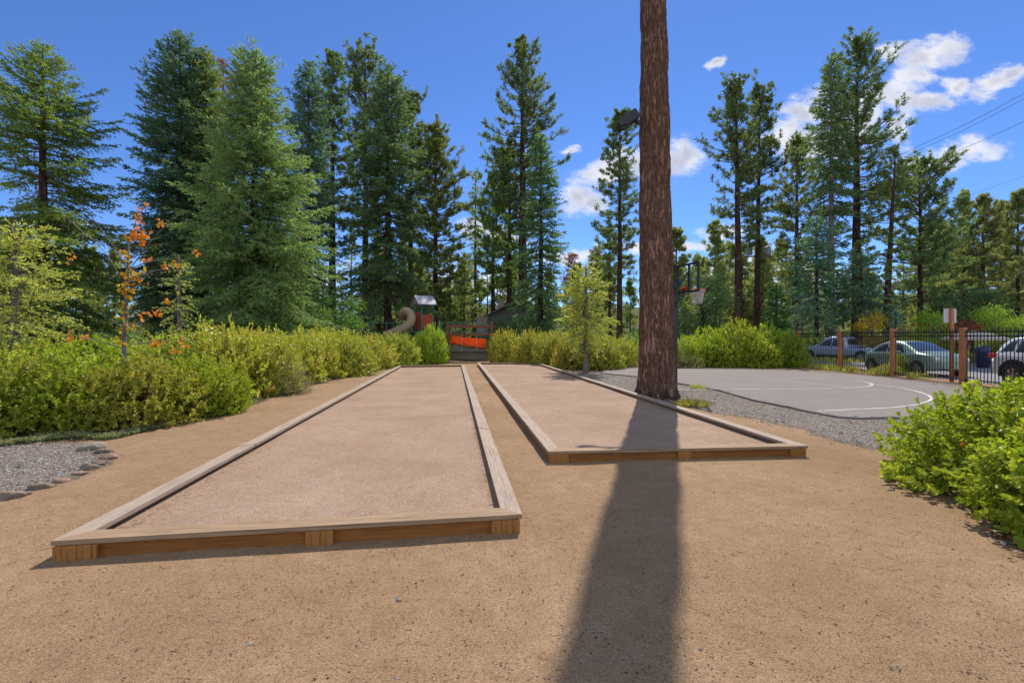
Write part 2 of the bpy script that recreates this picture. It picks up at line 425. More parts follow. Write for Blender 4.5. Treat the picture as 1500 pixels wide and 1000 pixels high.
def conifer(name, px, D, outline, kind, needles, barkm, label, cat='tree', group=None, r0=None, dens=1.0, seed=None, lean=(0, 0), thin=None, bare=0, tuft=15, extra=None, gz=0.0, trunk_n=12, nsc=1.0):
    seed = seed if seed is not None else int(px * 7 + D)
    rng = np.random.default_rng(seed)
    H = za(outline[0][0], D) - gz
    prof0, z0 = prof_fn(outline, D)
    prof = lambda z: prof0(z + gz)
    z0 = max(.3, z0 - gz)
    r0 = r0 or H * .0135
    t = empty(name, (xa(px, D), D, gz), rng.uniform(0, .3), label, cat, group)
    TG, P = trunk_geo(rng, H, r0, lean, n=trunk_n)
    TG.build('trunk', M[barkm], t, True)
    G = Geo()
    if kind == 'fir': fir_crown(G, rng, H, prof, z0, D, dens, thin=thin, nsc=nsc)
    else: pine_crown(G, rng, H, prof, z0, D, dens, tuft=tuft, extra=extra)
    if bare:   # dead lower branches under the crown
        zb = rng.uniform(z0 * .45, z0 * 1.05, bare); Lb = rng.uniform(.5, 1.6, bare) * D / 40
        Pb = branch_paths(rng, zb, Lb, rng.uniform(0, 6.28, bare), rng.normal(R(-5), R(12), bare), .2 * np.ones(bare), .15 * np.ones(bare))
        G.batch_tubes(Pb, (.03 * np.ones(bare))[:, None] * np.linspace(1, .25, 6)[None], 4, 1)
    shift_to_axis(G, P, H)
    G.build('crown', [M[needles], M['twig']], t)
    return t

def lobed(dirs, rng, amp=.22, nl=9):
    c = nrm(rng.normal(size=(nl, 3)) + np.array([0, 0, .3])); w = rng.uniform(.5, 1, nl)
    d = np.clip(dirs @ c.T, 0, 1) ** 6 * w
    return 1 - amp * .6 + amp * 1.4 * d.max(1)

def shrub_geo(seed, rx, ry, rz, shoots, per, leaf, wid, zc=.42, oval=False, shoot_len=.28, wildness=.5, low=-.45, inner=.35, upb=.6):
    """a dense bush of leafy shoots on branching stems; returns (leaves Geo, stems Geo)"""
    rng = np.random.default_rng(seed)
    d = rng.normal(size=(shoots * 2, 3)); d[:, 2] = d[:, 2] * .9 + .25; d = nrm(d); d = d[d[:, 2] > low][:shoots]; n = len(d)
    rad = np.array([rx, ry, rz * (1 - zc * .5)])
    lob = lobed(d, rng)
    depth = 1 - inner * rng.random(n) ** 2.2 * 1.4
    tip = d * rad * (lob * depth)[:, None]; tip[:, 2] += rz * zc * .5
    tip[:, 2] = np.maximum(tip[:, 2], .04 + .1 * rng.random(n))
    tip += rng.normal(size=(n, 3)) * .04
    g = nrm(d * rad[::-1].mean() / rad * .9 + np.array([0, 0, upb]) + rng.normal(size=(n, 3)) * wildness * .45)
    sl = shoot_len * rng.uniform(.6, 1.35, n)
    base = tip - g * (sl * .55)[:, None]
    LG, SG = Geo(), Geo()
    j = np.repeat(np.arange(n), per); m = len(j); f = np.tile(np.linspace(.05, 1, per), n) + rng.normal(0, .05, m)
    P = base[j] + g[j] * (sl[j] * f)[:, None]
    ang = np.tile(np.arange(per) * 2.4, n) + rng.uniform(0, 6.28, n)[j]
    S = nrm(np.cross(g, np.array([.3, .2, 1.0]))); U = np.cross(S, g)
    rdir = S[j] * np.cos(ang)[:, None] + U[j] * np.sin(ang)[:, None]
    D = nrm(rdir * (1.1 - .6 * np.clip(f, 0, 1))[:, None] + g[j] * (.35 + .6 * f)[:, None] + rng.normal(size=(m, 3)) * .25)
    Nn = nrm(g[j] * .6 + np.array([0, 0, .6]) - rdir * .3 + rng.normal(size=(m, 3)) * .35)
    L = leaf * rng.uniform(.6, 1.25, m)
    P[:, 2] = np.maximum(P[:, 2], .02)
    if oval: LG.leaves(P, D, Nn, L, wid * L / leaf)
    else:
        Sd = nrm(np.cross(D, Nn)); Wd = (wid * L / leaf)[:, None]; Lc = L[:, None]
        V = np.stack([P, P + D * Lc * .5 + Sd * Wd * .5, P + D * Lc, P + D * Lc * .5 - Sd * Wd * .5], 1)
        LG.add(V.reshape(-1, 3), np.arange(m * 4).reshape(m, 4))
    # stems: from a few root points to the shoots
    k = rng.choice(n, min(n, max(40, n // 5)), replace=False)
    roots = np.c_[rng.normal(0, rx * .22, len(k)), rng.normal(0, ry * .22, len(k)), np.full(len(k), -.05)]
    mid = roots * .5 + base[k] * .5 + np.c_[rng.normal(0, .08, (len(k), 2)), rng.uniform(-.12, .02, len(k)) * rz]
    m1 = roots * .7 + mid * .3; m1[:, 2] = mid[:, 2] * .45
    SG.batch_tubes(np.stack([roots, m1, mid, base[k], tip[k]], 1), np.tile([[.016, .013, .009, .006, .003]], (len(k), 1)) * (rz / 1.5) ** .5, 4, 0)
    return LG, SG

def broadleaf(name, x, y, H, crown, leafmat, barkm, label, seed=1, r0=.08, z0=.35, ncl=40, per=60, leaf=.12, cl=.5, cat='tree', group=None, dens=1.0):
    """small broad-leaved tree: trunk, limbs, leaf clusters. crown = (rx, rz)"""
    rng = np.random.default_rng(seed)
    t = empty(name, (x, y, 0), 0, label, cat, group)
    TG, P = trunk_geo(rng, H * .85, r0, (rng.normal(0, .1) * H * .1, 0), n=9)
    rx, rz = crown; zc = H - rz
    d = nrm(rng.normal(size=(ncl, 3))); rr = rng.uniform(.35, 1, ncl) ** .5
    c = d * np.array([rx, rx, rz]) * rr[:, None]; c[:, 2] += zc; c[:, 2] = np.maximum(c[:, 2], .3)
    zs = np.clip(c[:, 2] - .35 * np.hypot(c[:, 0], c[:, 1]) - .1 * H, H * z0 * .5, H * .8)
    st = np.c_[np.interp(zs, P[:, 2], P[:, 0]), np.interp(zs, P[:, 2], P[:, 1]), zs]
    TG.batch_tubes(np.stack([st, st * .55 + c * .45 + np.array([0, 0, .08]), c], 1), np.tile([[r0 * .38, r0 * .25, r0 * .1]], (ncl, 1)), 4)
    TG.build('trunk', M[barkm], t, True)
    j = np.repeat(np.arange(ncl), per); m = len(j)
    o = rng.normal(size=(m, 3)) * cl * .42 * np.array([1, 1, .75]); Pp = c[j] + o
    G = Geo(); Dd = nrm(o + rng.normal(size=(m, 3)) * .3 + np.array([0, 0, -.1]))
    G.leaves(Pp, Dd, rng.normal(size=(m, 3)) * .5 + np.array([0, 0, 1.0]), leaf * rng.uniform(.6, 1.2, m), leaf * .55)
    G.build('crown', M[leafmat], t)
    return t

def build_trees():
    C = conifer
    # --- left group
    def t1thin(z, az):    # a bare stretch of trunk on the camera's side, mid height
        g = np.exp(-((z - 10.5) / 2.0) ** 2); side = np.clip(-np.sin(az + .1), 0, 1)
        return 1 - .93 * g * side
    C('fir_tree', 64, 26, [(66, 3), (100, 26), (150, 55), (185, 85), (230, 75), (260, 88), (330, 102), (420, 100), (485, 85)], 'fir', 'fir_olive', 'bark_red',
      'tall olive green fir at the far left with a stretch of bare trunk showing', r0=.30, dens=.66, thin=t1thin, bare=10)
    C('fir_tree', 262, 33, [(50, 3), (80, 20), (130, 40), (190, 55), (260, 66), (340, 66), (430, 72), (490, 60)], 'fir', 'fir_blue', 'bark_grey',
      'tallest dark blue-green fir of the left clump, with one sharp top')
    C('fir_tree', 300, 34, [(74, 3), (110, 20), (170, 34), (260, 45), (360, 50), (480, 45)], 'fir', 'fir_olive', 'bark_grey',
      'olive fir with a pointed top, pressed between the blue-green fir and the bright green fir')
    C('dead_conifer', 326, 37, [(88, 1), (130, 14), (200, 20), (260, 16)], 'fir', 'pine_red', 'bark_grey',
      'thin bare purplish dead conifer top standing among the left firs', r0=.16, dens=.45)
    C('fir_tree', 372, 28, [(88, 5), (100, 28), (150, 46), (200, 52), (215, 70), (280, 92), (350, 108), (430, 105), (488, 90)], 'fir', 'fir_green', 'bark_grey',
      'broad bright green fir with a blunt rounded top and branches down to the hedge', r0=.30, dens=1.1)
    C('fir_tree', 452, 46, [(92, 2), (130, 22), (190, 38), (270, 46), (360, 50), (430, 45)], 'fir', 'fir_blue', 'bark_grey',
      'narrow blue-green fir rising just right of the broad bright green fir')
    C('pine_tree', 487, 52, [(82, 3), (110, 18), (160, 24), (220, 30), (300, 34), (360, 30)], 'pine', 'pine_dark', 'bark_red',
      'slim pine with a rust brown patch near its top, behind the narrow blue-green fir', bare=10)
    C('pine_tree', 536, 60, [(75, 4), (105, 24), (170, 36), (260, 42), (340, 36)], 'pine', 'pine_dark', 'bark_red',
      'dark shaggy pine whose double top shows behind the fir over the playground', bare=8)
    C('fir_tree', 568, 48, [(95, 3), (130, 26), (190, 44), (260, 58), (310, 62), (380, 80), (440, 78)], 'fir', 'fir_dark', 'bark_red',
      'big dark green fir standing over the playground slide', r0=.42, dens=1.0, bare=10)
    C('pine_tree', 602, 58, [(140, 3), (170, 20), (220, 28), (280, 28), (340, 20)], 'pine', 'pine_dark', 'bark_red',
      'thin open pine between the dark fir over the playground and the dense yellow-green pine', bare=8)
    C('pine_tree', 638, 56, [(188, 3), (215, 16), (270, 36), (330, 44), (400, 44), (465, 34)], 'pine', 'pine_yel', 'bark_red',
      'dense yellow-green pine behind the left post of the wooden frame', dens=1.5)
    C('fir_tree', 696, 78, [(252, 2), (290, 12), (340, 19), (380, 15)], 'fir', 'pine_far', 'bark_grey',
      'slender pale fir with a long bare trunk in the sky gap above the timber frame', r0=.32, dens=.8)
    C('pine_tree', 722, 66, [(268, 5), (300, 24), (350, 34), (400, 30), (430, 18)], 'pine', 'pine_yel', 'bark_red',
      'light green pine left of the tallest middle pine', bare=14, r0=.36)
    C('pine_tree', 746, 62, [(225, 6), (260, 32), (320, 42), (380, 38), (420, 20)], 'pine', 'pine_yel', 'bark_red',
      'bushy yellow-green pine in front of the tallest middle pine', bare=14, r0=.42)
    # the tall middle pine with its outward arm
    D = 58; rng = np.random.default_rng(3)
    def arm(z, L, az, e): return branch_paths(rng, np.array([z]), np.array([L]), np.array([az]), np.array([R(e)]), np.array([.0]), np.array([.15]))
    ex = [arm(za(190, D), 4.0, .1, 38), arm(za(255, D), 6.0, 0.05, 12), arm(za(240, D), 5.2, 3.1, -4), arm(za(130, D), 3.0, .2, 30), arm(za(215, D), 5.0, 3.3, -3)]
    C('pine_tree', 765, D, [(60, 3), (90, 12), (130, 34), (150, 36), (200, 48), (250, 46), (300, 38), (335, 14)], 'pine', 'pine_dark', 'bark_red',
      'tallest open pine in the middle, with a dark bare trunk and an arm reaching right', r0=.66, dens=.95, bare=16,
      extra=(np.concatenate(ex), np.array([4.0, 6.0, 5.2, 3.0, 5.0])), trunk_n=14)
    C('fir_tree', 792, 50, [(198, 2), (230, 18), (300, 32), (360, 40), (430, 46), (478, 40)], 'fir', 'fir_dark', 'bark_red',
      'dark green fir in front of the tallest middle pine, branches down to the hedge', dens=1.0)
    C('pine_tree', 908, 46, [(165, 3), (190, 14), (230, 26), (280, 29), (330, 34), (365, 34), (405, 20)], 'pine', 'pine_dark', 'bark_red',
      'slim straight pine just left of the huge bare trunk', r0=.30, dens=1.0, bare=12)
    C('pine_tree', 893, 68, [(340, 5), (365, 26), (395, 30), (430, 12)], 'pine', 'pine_yel', 'bark_red',
      'low yellowish pine crown behind the slim straight pine beside the huge trunk', bare=8)
    C('dead_conifer', 838, 95, [(372, 2), (392, 14), (430, 20), (470, 16)], 'fir', 'pine_red', 'bark_grey',
      'dead reddish conifer far back above the yellow-green sapling', dens=1.3)
    C('dead_conifer', 873, 92, [(362, 2), (390, 16), (430, 22), (470, 18)], 'fir', 'pine_red', 'bark_grey',
      'dead rust coloured conifer far back, right neighbour of the other dead one', dens=1.3)
    # --- right of the big trunk
    C('pine_tree', 991, 80, [(338, 3), (365, 14), (410, 22), (450, 20)], 'pine', 'pine_far', 'bark_red',
      'small far pine showing above the basketball backboard', dens=1.1)
    C('pine_tree', 1048, 78, [(328, 3), (350, 12), (395, 20), (440, 22)], 'pine', 'pine_far', 'bark_red',
      'small far pine in the gap between the basketball hoop and the two tall pines', dens=1.1)
    C('pine_tree', 1083, 45, [(124, 4), (150, 18), (200, 30), (250, 36), (300, 34), (345, 28), (370, 12)], 'pine', 'pine_dark', 'bark_red',
      'left of the two tall pines right of the hoop, with a straight dark trunk', r0=.40, bare=10, lean=(-.4, 0))
    D = 48; rng = np.random.default_rng(5)
    ex = [arm(za(235, D), 3.0, .1, 40), arm(za(260, D), 3.6, -.1, 30), arm(za(225, D), 2.4, .4, 35)]
    C('pine_tree', 1108, D, [(132, 4), (150, 14), (185, 20), (225, 24), (270, 30), (330, 24), (360, 14)], 'pine', 'pine_dark', 'bark_red',
      'right of the two tall pines right of the hoop, with arms reaching right', r0=.34, bare=12, lean=(.5, 0),
      extra=(np.concatenate(ex), np.array([3.0, 3.6, 2.4])))
    C('pine_tree', 1166, 58, [(204, 3), (230, 14), (270, 26), (320, 34), (375, 34), (420, 24)], 'pine', 'pine_yel', 'bark_red',
      'yellow-green pine between the two tall pines and the pale-trunked fir', bare=8, dens=.9, r0=.36)
    C('fir_tree', 1217, 42, [(86, 3), (110, 15), (160, 26), (220, 36), (270, 42), (315, 30)], 'fir', 'fir_dark', 'bark_pale',
      'tall fir with a pale whitish trunk behind the fence', r0=.32, dens=.9, bare=6)
    C('fir_tree', 1196, 40, [(318, 3), (345, 22), (390, 42), (430, 56), (462, 50)], 'fir', 'fir_blue', 'bark_red',
      'low spreading blue-green fir behind the first fence posts', dens=1.0)
    C('pine_tree', 1254, 45, [(58, 3), (85, 20), (130, 34), (180, 44), (230, 58), (280, 52), (330, 40), (375, 18)], 'pine', 'pine_dark', 'bark_red',
      'tallest pine on the right, dark trunk next to the pale-trunked fir', r0=.46, dens=1.05, bare=14)
    C('fir_tree', 1262, 39, [(372, 3), (395, 26), (425, 44), (455, 40)], 'fir', 'fir_blue', 'bark_red',
      'small blue-green fir whose boughs hang below the tallest right pine', dens=1.0)
    D = 40; rng = np.random.default_rng(8)
    C('pine_tree', 1296, D, [(222, 3), (245, 16), (290, 22), (340, 26), (390, 20)], 'pine', 'pine_yel', 'bark_red',
      'leaning half bare pine with sparse twigs, right of the tallest right pine', r0=.30, dens=.5, bare=26, lean=(1.0, 0))
    C('fir_tree', 1348, 47, [(243, 6), (265, 30), (300, 45), (350, 54), (410, 56), (440, 40)], 'pine', 'pine_dark', 'bark_red',
      'broad dome-topped conifer behind the sign post', dens=1.4)
    for px, top, hw, D, lab in ((1412, 284, 20, 70, 'slim conifer right of the broad dome-topped conifer'),
                                (1440, 290, 26, 66, 'conifer with a dark trunk above the small round lime tree'),
                                (1466, 300, 24, 74, 'pointed conifer under the power lines, second from the right edge'),
                                (1490, 282, 24, 68, 'tall conifer under the power lines at the right edge')):
        C('pine_tree', px, D, [(top, 2), (top + 30, hw * .5), (top + 80, hw), (top + 130, hw * 1.1), (top + 170, hw * .8)], 'pine', 'pine_far', 'bark_red', lab, dens=1.15, bare=4, r0=.3)
    C('pine_tree', 1380, 84, [(330, 2), (360, 20), (400, 28), (450, 24)], 'pine', 'pine_far', 'bark_red', 'far conifer low behind the broad dome-topped conifer', dens=1.1)
    C('cedar_tree', 1137, 36, [(418, 2), (440, 10), (465, 18), (495, 18)], 'fir', 'cedar', 'bark_red', 'small dense bright green cedar left of the first fence post', dens=1.3)
    C('spruce_tree', 1312, 33, [(455, 1), (470, 6), (485, 11), (500, 13)], 'fir', 'spruce', 'bark_grey', 'tiny pale blue spruce behind the fence', dens=1.0)
    # dark undergrowth trees
    broadleaf('broadleaf_tree', xa(1028, 34), 34, za(398, 34), (2.3, 2.6), 'decid_dark', 'bark_grey', 'dark rounded broadleaf tree behind the basketball net', 11, .12, ncl=60, per=110, leaf=.17, cl=.8)
    broadleaf('broadleaf_tree', xa(480, 36), 36, za(425, 36), (2.6, 2.0), 'decid', 'bark_grey', 'bright green broadleaf tree left of the playground', 12, .12, ncl=50, per=110, leaf=.17, cl=.8)
    broadleaf('broadleaf_tree', xa(440, 33), 33, za(438, 33), (2.0, 1.6), 'decid', 'bark_grey', 'low green broadleaf tree under the broad bright green fir', 13, .10, ncl=40, per=110, leaf=.16, cl=.75)
    broadleaf('broadleaf_tree', xa(737, 49), 49, za(466, 49), (2.6, 1.8), 'decid_dark', 'bark_grey', 'dark low broadleaf tree in front of the cabin wall', 23, .10, ncl=44, per=100, leaf=.2, cl=.9)
    broadleaf('broadleaf_tree', xa(1368, 30), 30, za(452, 30), (1.0, 1.3), 'lime', 'bark_young', 'lime green upright young tree left of the sign', 14, .05, ncl=26, per=70, leaf=.13, cl=.6)
    broadleaf('broadleaf_tree', xa(1458, 31), 31, za(448, 31), (1.35, 1.2), 'lime', 'bark_young', 'lime green rounded young tree right of the sign', 15, .05, ncl=34, per=70, leaf=.13, cl=.6)
    broadleaf('broadleaf_tree', xa(1277, 32), 32, za(458, 32), (.9, 1.2), 'gold', 'bark_young', 'golden autumn young tree behind the second fence bay', 16, .05, ncl=26, per=60, leaf=.13, cl=.55)
    broadleaf('broadleaf_tree', xa(1340, 31), 31, za(470, 31), (.8, .8), 'maple_y', 'bark_young', 'small orange-yellow young tree left of the sign', 17, .04, ncl=18, per=60, leaf=.12, cl=.5)
    broadleaf('broadleaf_tree', xa(1402, 31), 31, za(470, 31), (1.4, .9), 'crimson', 'bark_young', 'crimson leaved young maple behind the sign post', 18, .05, ncl=34, per=60, leaf=.12, cl=.5)
    broadleaf('broadleaf_tree', xa(1425, 40), 40, za(425, 40), (2.4, 2.0), 'decid_dark', 'bark_grey', 'grey-green broadleaf tree behind the crimson maple', 19, .09, ncl=50, per=90, leaf=.18, cl=.8)
    broadleaf('broadleaf_tree', xa(1495, 34), 34, za(465, 34), (1.3, 1.0), 'lime', 'bark_young', 'low lime green tree at the right edge beyond the white car', 20, .05, ncl=28, per=70, leaf=.13, cl=.55)
    # near young trees
    conifer('young_pine', 22, 11, [(324, 4), (345, 26), (380, 48), (430, 62), (470, 70), (505, 58)], 'fir', 'young_pine', 'bark_young', 'light green young pine with a grey trunk at the left edge', r0=.085, dens=1.5, bare=14, seed=4, nsc=1.45)
    conifer('sapling', 262, 14.5, [(376, 2), (400, 9), (430, 16), (455, 18), (475, 9)], 'fir', 'lightsap', 'bark_young', 'thin pale leaved sapling in front of the left firs', r0=.03, dens=.9, seed=5, nsc=.9)
    conifer('young_pine', 858, 21.3, [(388, 3), (402, 14), (425, 30), (450, 33), (475, 40), (500, 24)], 'fir', 'young_pine', 'bark_young', 'yellow-green young pine beside the edge of the right court', r0=.10, dens=1.15, bare=12, seed=9, nsc=1.0)
    woodland()
    maple()
    big_pine()

def woodland():
    """the far-off wood: one mass"""
    rng = np.random.default_rng(21); G = Geo()
    for k in range(250):
        D = rng.uniform(70, 125); px = rng.uniform(-250, 1750)
        if px < 600: top = rng.uniform(340, 430)
        elif px < 830: top = rng.uniform(370, 440)
        elif px < 1060: top = rng.uniform(375, 440)
        elif px < 1330: top = rng.uniform(350, 430)
        else: top = rng.uniform(320, 410)
        H = za(top, D); g = Geo(); hw = H * rng.uniform(.13, .2)
        z0 = H * rng.uniform(.05, .22)
        prof = lambda z: np.interp(z, [0, z0, z0 + (H - z0) * .35, H], [hw * .6, hw * .8, hw, .15])
        if rng.random() < .5: pine_crown(g, rng, H, prof, z0, D * 1.2, .8, tuft=9)
        else: fir_crown(g, rng, H, prof, z0, D * 1.35, .62)
        g.tube([(0, 0, -.3), (0, 0, H * .5), (0, 0, H * .96)], [H * .014, H * .009, .04], 6, 1)
        off = np.array([xa(px, D), D, 0])
        mi = 0 if rng.random() < .6 else 2
        for v, f, m in zip(g.v, g.f, g.m):
            G.add(v + off, f - f.min() if len(f) else f, 0)
            G.m[-1][:] = np.where(m == 0, mi, 1)
    o = G.build('far_woodland', [M['pine_far'], M['bark_red'], M['fir_olive']])
    tag(o, 'far belt of mixed conifers closing the background', 'woodland', None, 'stuff')
    # low scrub under the trees
    rng = np.random.default_rng(22); G = Geo(); n = 900
    for k in range(n):
        D = rng.uniform(44, 100); px = rng.uniform(-250, 1750)
        if 16.8 < xa(px, D) < 34 and D < 60: continue
        if 640 < px < 775 and D < 74: continue
        m = 60; rx = rng.uniform(.8, 2.2); rz = rng.uniform(.8, 3.0)
        d = nrm(rng.normal(size=(m, 3))); d[:, 2] = np.abs(d[:, 2])
        P = d * np.array([rx, rx, rz]) * rng.uniform(.6, 1, m)[:, None] + np.array([xa(px, D), D, 0])
        Geo.blades(G, P, d + rng.normal(size=(m, 3)) * .6, .35 * D / 60 * rng.uniform(.7, 1.3, m) + .2, .22, rng, rng.integers(0, 3))
    o = G.build('undergrowth', [M['decid_dark'], M['pine_yel'], M['fir_olive']])
    tag(o, 'low scrub growing under the background trees', 'undergrowth', None, 'stuff')

def maple():
    D = 9.6; rng = np.random.default_rng(31)
    t = empty('maple_sapling', (xa(183, D), D, 0), 0, 'thin bare maple sapling with a few orange leaves rising from the left hedge', 'tree')
    X = lambda px: xa(px, D) - xa(183, D)
    G = Geo()
    G.tube([(0, 0, -.1), (X(182), 0, za(500, D)), (X(184), .02, za(440, D)), (X(184), .05, za(400, D)), (X(186), .05, za(360, D)), (X(197), .05, za(320, D)), (X(203), .02, za(298, D))],
           [.05, .042, .036, .028, .02, .011, .005], 9)
    lines = [[(176, 405), (160, 375), (140, 352), (120, 335), (98, 312)], [(180, 385), (165, 365), (148, 355), (104, 337)], [(186, 415), (215, 400), (250, 385), (288, 370)],
             [(186, 410), (225, 398), (262, 396), (300, 401)], [(186, 395), (215, 382), (258, 376)], [(190, 395), (205, 372), (225, 345), (250, 318), (272, 308)], [(186, 425), (215, 412), (230, 400)],
             [(192, 375), (225, 358), (252, 354)], [(186, 478), (210, 468), (228, 450), (245, 442)], [(182, 510), (150, 500), (120, 492), (100, 495)], [(180, 478), (160, 472), (146, 466)], [(186, 505), (220, 500), (260, 495), (275, 505)],
             [(184, 390), (172, 365), (160, 345), (140, 315), (126, 300)]]
    P = []
    for l in lines:
        y = rng.normal(0, .25); q = np.array([[X(a), y * k / 3, za(b, D)] for k, (a, b) in enumerate(l)])
        G.tube(q, np.linspace(.011, .004, len(q)), 5)
        P.append(q)
    G.build('trunk', M['bark_pale'], t, True)
    def clump(G2, pts, per, spread, leaf):
        c = np.repeat(np.array(pts), per, 0); o = rng.normal(size=c.shape) * spread
        dd = nrm(o + rng.normal(size=c.shape) * .4 + np.array([0, 0, -.5]) * .4)
        pp = c + o
        for rot in (-.75, 0, .75):      # three pointed lobes of a maple leaf
            s = nrm(np.cross(dd, [0.1, .9, .2])); d2 = dd * math.cos(rot) + s * math.sin(rot)
            G2.blades(pp, d2, leaf, leaf * .55, rng)
    pt = lambda px, py, dy=0: (X(px), dy, za(py, D))
    A = Geo()
    clump(A, [pt(205, 343), pt(198, 350), pt(208, 352), pt(202, 338, .1), pt(192, 345)], 11, .06, .085)
    clump(A, [pt(211, 300), pt(204, 312), pt(203, 325), pt(236, 328), pt(287, 371), pt(245, 388), pt(217, 381), pt(246, 442), pt(223, 458), pt(234, 459), pt(210, 464), pt(102, 496), pt(122, 494), pt(101, 490), pt(103, 379), pt(208, 410), pt(232, 500), pt(270, 504), pt(255, 516), pt(258, 384), pt(228, 502)], 5, .035, .075)
    A.build('orange_foliage', M['maple'], t)
    B = Geo()
    clump(B, [pt(182, 368), pt(188, 378), pt(184, 400), pt(195, 402), pt(188, 410), pt(200, 398), pt(180, 422), pt(190, 424), pt(186, 430), pt(181, 450), pt(183, 462), pt(184, 476), pt(186, 480), pt(174, 497), pt(182, 504), pt(228, 500)], 8, .055, .08)
    B.build('yellow_foliage', M['maple_y'], t)

def big_pine():
    D, x0 = 12.62, xa(962.5, 12.62)
    t = empty('big_pine', (x0, D, 0), 0, 'huge bare red-brown pine trunk beside the right court, crown out of the frame', 'tree')
    n, K = 200, 760; H = 24.0
    z = np.concatenate([np.linspace(-.3, 12.5, 640), np.linspace(12.6, H, 120)])
    a = np.arange(n) / n * 2 * np.pi
    rad = np.interp(z, [-.3, 0, .25, .6, 1.2, 1.7, 11, 14, 24], [.72, .60, .54, .50, .482, .472, .345, .28, .12])
    A, Z = np.meshgrid(a, z)
    u = A / (2 * np.pi)
    w = (vnoise(u * 10, Z * 1.1, 5, 10) - .5) * .9
    rid = np.abs(vnoise(u * 24 + w, Z * .95, 1, 24) - .5) * 2
    rid2 = np.abs(vnoise(u * 44 + w, Z * 3.4, 2, 44) - .5) * 2
    h = np.clip(rid * 1.5, 0, 1) * .036 + np.clip(rid2 * 1.4, 0, 1) * .018 + (vnoise(u * 80, Z * 14, 3, 80) - .5) * .012
    root = np.exp(-np.clip(Z, 0, 9) / .32) * .085 * np.sin(A * 5 + 1.3 + np.sin(A * 2) * 1.2)
    rr = rad[:, None] + h - .034 + root
    cx = np.interp(z, [0, 11, 24], [0, -.10, -.3])[:, None]
    V = np.stack([cx + rr * np.cos(A), rr * np.sin(A), Z], -1).reshape(-1, 3)
    idx = np.arange(len(z) * n).reshape(len(z), n); nx = np.roll(idx, -1, 1)
    F = np.stack([idx[:-1], nx[:-1], nx[1:], idx[1:]], -1).reshape(-1, 4)
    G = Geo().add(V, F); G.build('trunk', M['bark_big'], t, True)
    g = Geo(); rng = np.random.default_rng(77)
    pine_crown(g, rng, 33.0, lambda z: np.interp(z, [23, 25, 29, 33], [1.5, 3.2, 2.6, .3]), 23.5, 45, .8)
    g.tube([(-.3, 0, 23.8), (-.35, 0, 32.6)], [.125, .04], 10, 1)
    g.build('crown', [M['pine_dark'], M['twig']], t)
    # floodlight fixed to the trunk (hangs on the tree: its own thing)
    f = empty('floodlight', (xa(918, 12.45), 12.40, za(178, 12.45)), 0, 'black box floodlight clamped high on the huge trunk', 'floodlight')
    q = Matrix.Rotation(R(-33), 3, 'Y')
    G = Geo(); hw, hh = .30, .125
    prof = [(-hw, -hh * .55), (-hw, hh * .5), (-hw + .1, hh), (hw - .03, hh), (hw, hh - .03), (hw, -hh), (-hw + .22, -hh)]
    rot = lambda V: (np.array(q) @ np.asarray(V).T).T
    m = len(prof); V = np.array([[a_, -.17, b_] for a_, b_ in prof] + [[a_, .17, b_] for a_, b_ in prof])
    G.add(rot(V), [[i, (i + 1) % m, m + (i + 1) % m, m + i] for i in range(m)]); G.add(rot(V), [list(range(m))[::-1], list(range(m, 2 * m))])
    G.build('housing', M['black'], f, bevel=.012)
    Geo().box(rot([[-.20, 0, -.135]])[0], (.2, .28, .01), np.array(q) @ np.array(Matrix.Rotation(R(14), 3, 'Y'))).build('lens', M['glass'], f)
    Geo().tube([rot([[.10, 0, -.10]])[0], rot([[.20, 0, -.2]])[0], (.33, 0, -.06), (.42, 0, -.05)], .022, 10).tube([(.30, .05, -.06), (.30, -.05, -.06)], .045, 12).build('bracket', M['black'], f, True)
    Geo().tube([(.42, .02, -.05), (.45, .0, -.3), (.47, -.06, -.7)], .008, 6).build('cable', M['black'], f)
# ------------------------------------------------------------------ ground
ASPH = [gp(*p) for p in [(880, 547), (940, 553), (993, 562), (1050, 572), (1100, 586), (1150, 596), (1200, 607), (1242, 613), (1300, 613), (1340, 612), (1390, 605), (1440, 590), (1425, 574), (1388, 566), (1320, 557.5), (1230, 548), (1165, 544), (1100, 542), (985, 540.5), (900, 541)]]
GRAV = [gp(*p) for p in [(840, 545), (870, 556), (905, 572), (970, 592), (1030, 600), (1100, 612), (1180, 630), (1260, 650), (1340, 668), (1420, 700), (1560, 700), (1560, 590), (1500, 578), (1400, 562), (1300, 552), (1230, 545), (1100, 540), (900, 538)]]
GRAVL = [gp(*p) for p in [(-120, 652), (0, 650), (60, 648), (130, 652), (168, 668), (128, 688), (100, 702), (40, 718), (-20, 738), (-160, 760)]]
BED = [gp(*p) for p in [(-400, 652), (0, 655), (120, 648), (210, 634), (330, 606), (430, 574), (545, 542), (600, 533), (660, 530), (790, 529.5), (850, 547), (930, 537), (985, 537), (1170, 540), (1170, 526), (-900, 522)]]
BEDR = [gp(*p) for p in [(1400, 680), (1420, 730), (1460, 790), (1530, 850), (1700, 880), (1900, 700), (1500, 600), (1420, 610)]]
ROAD = [(16.9, -10), (16.9, 27), (14, 33), (8, 39), (9, 44), (30, 44), (33, 30), (33, -10)]
ROADB = [(17.3, 8), (17.3, 25), (30, 36), (40, 36), (40, 8)]

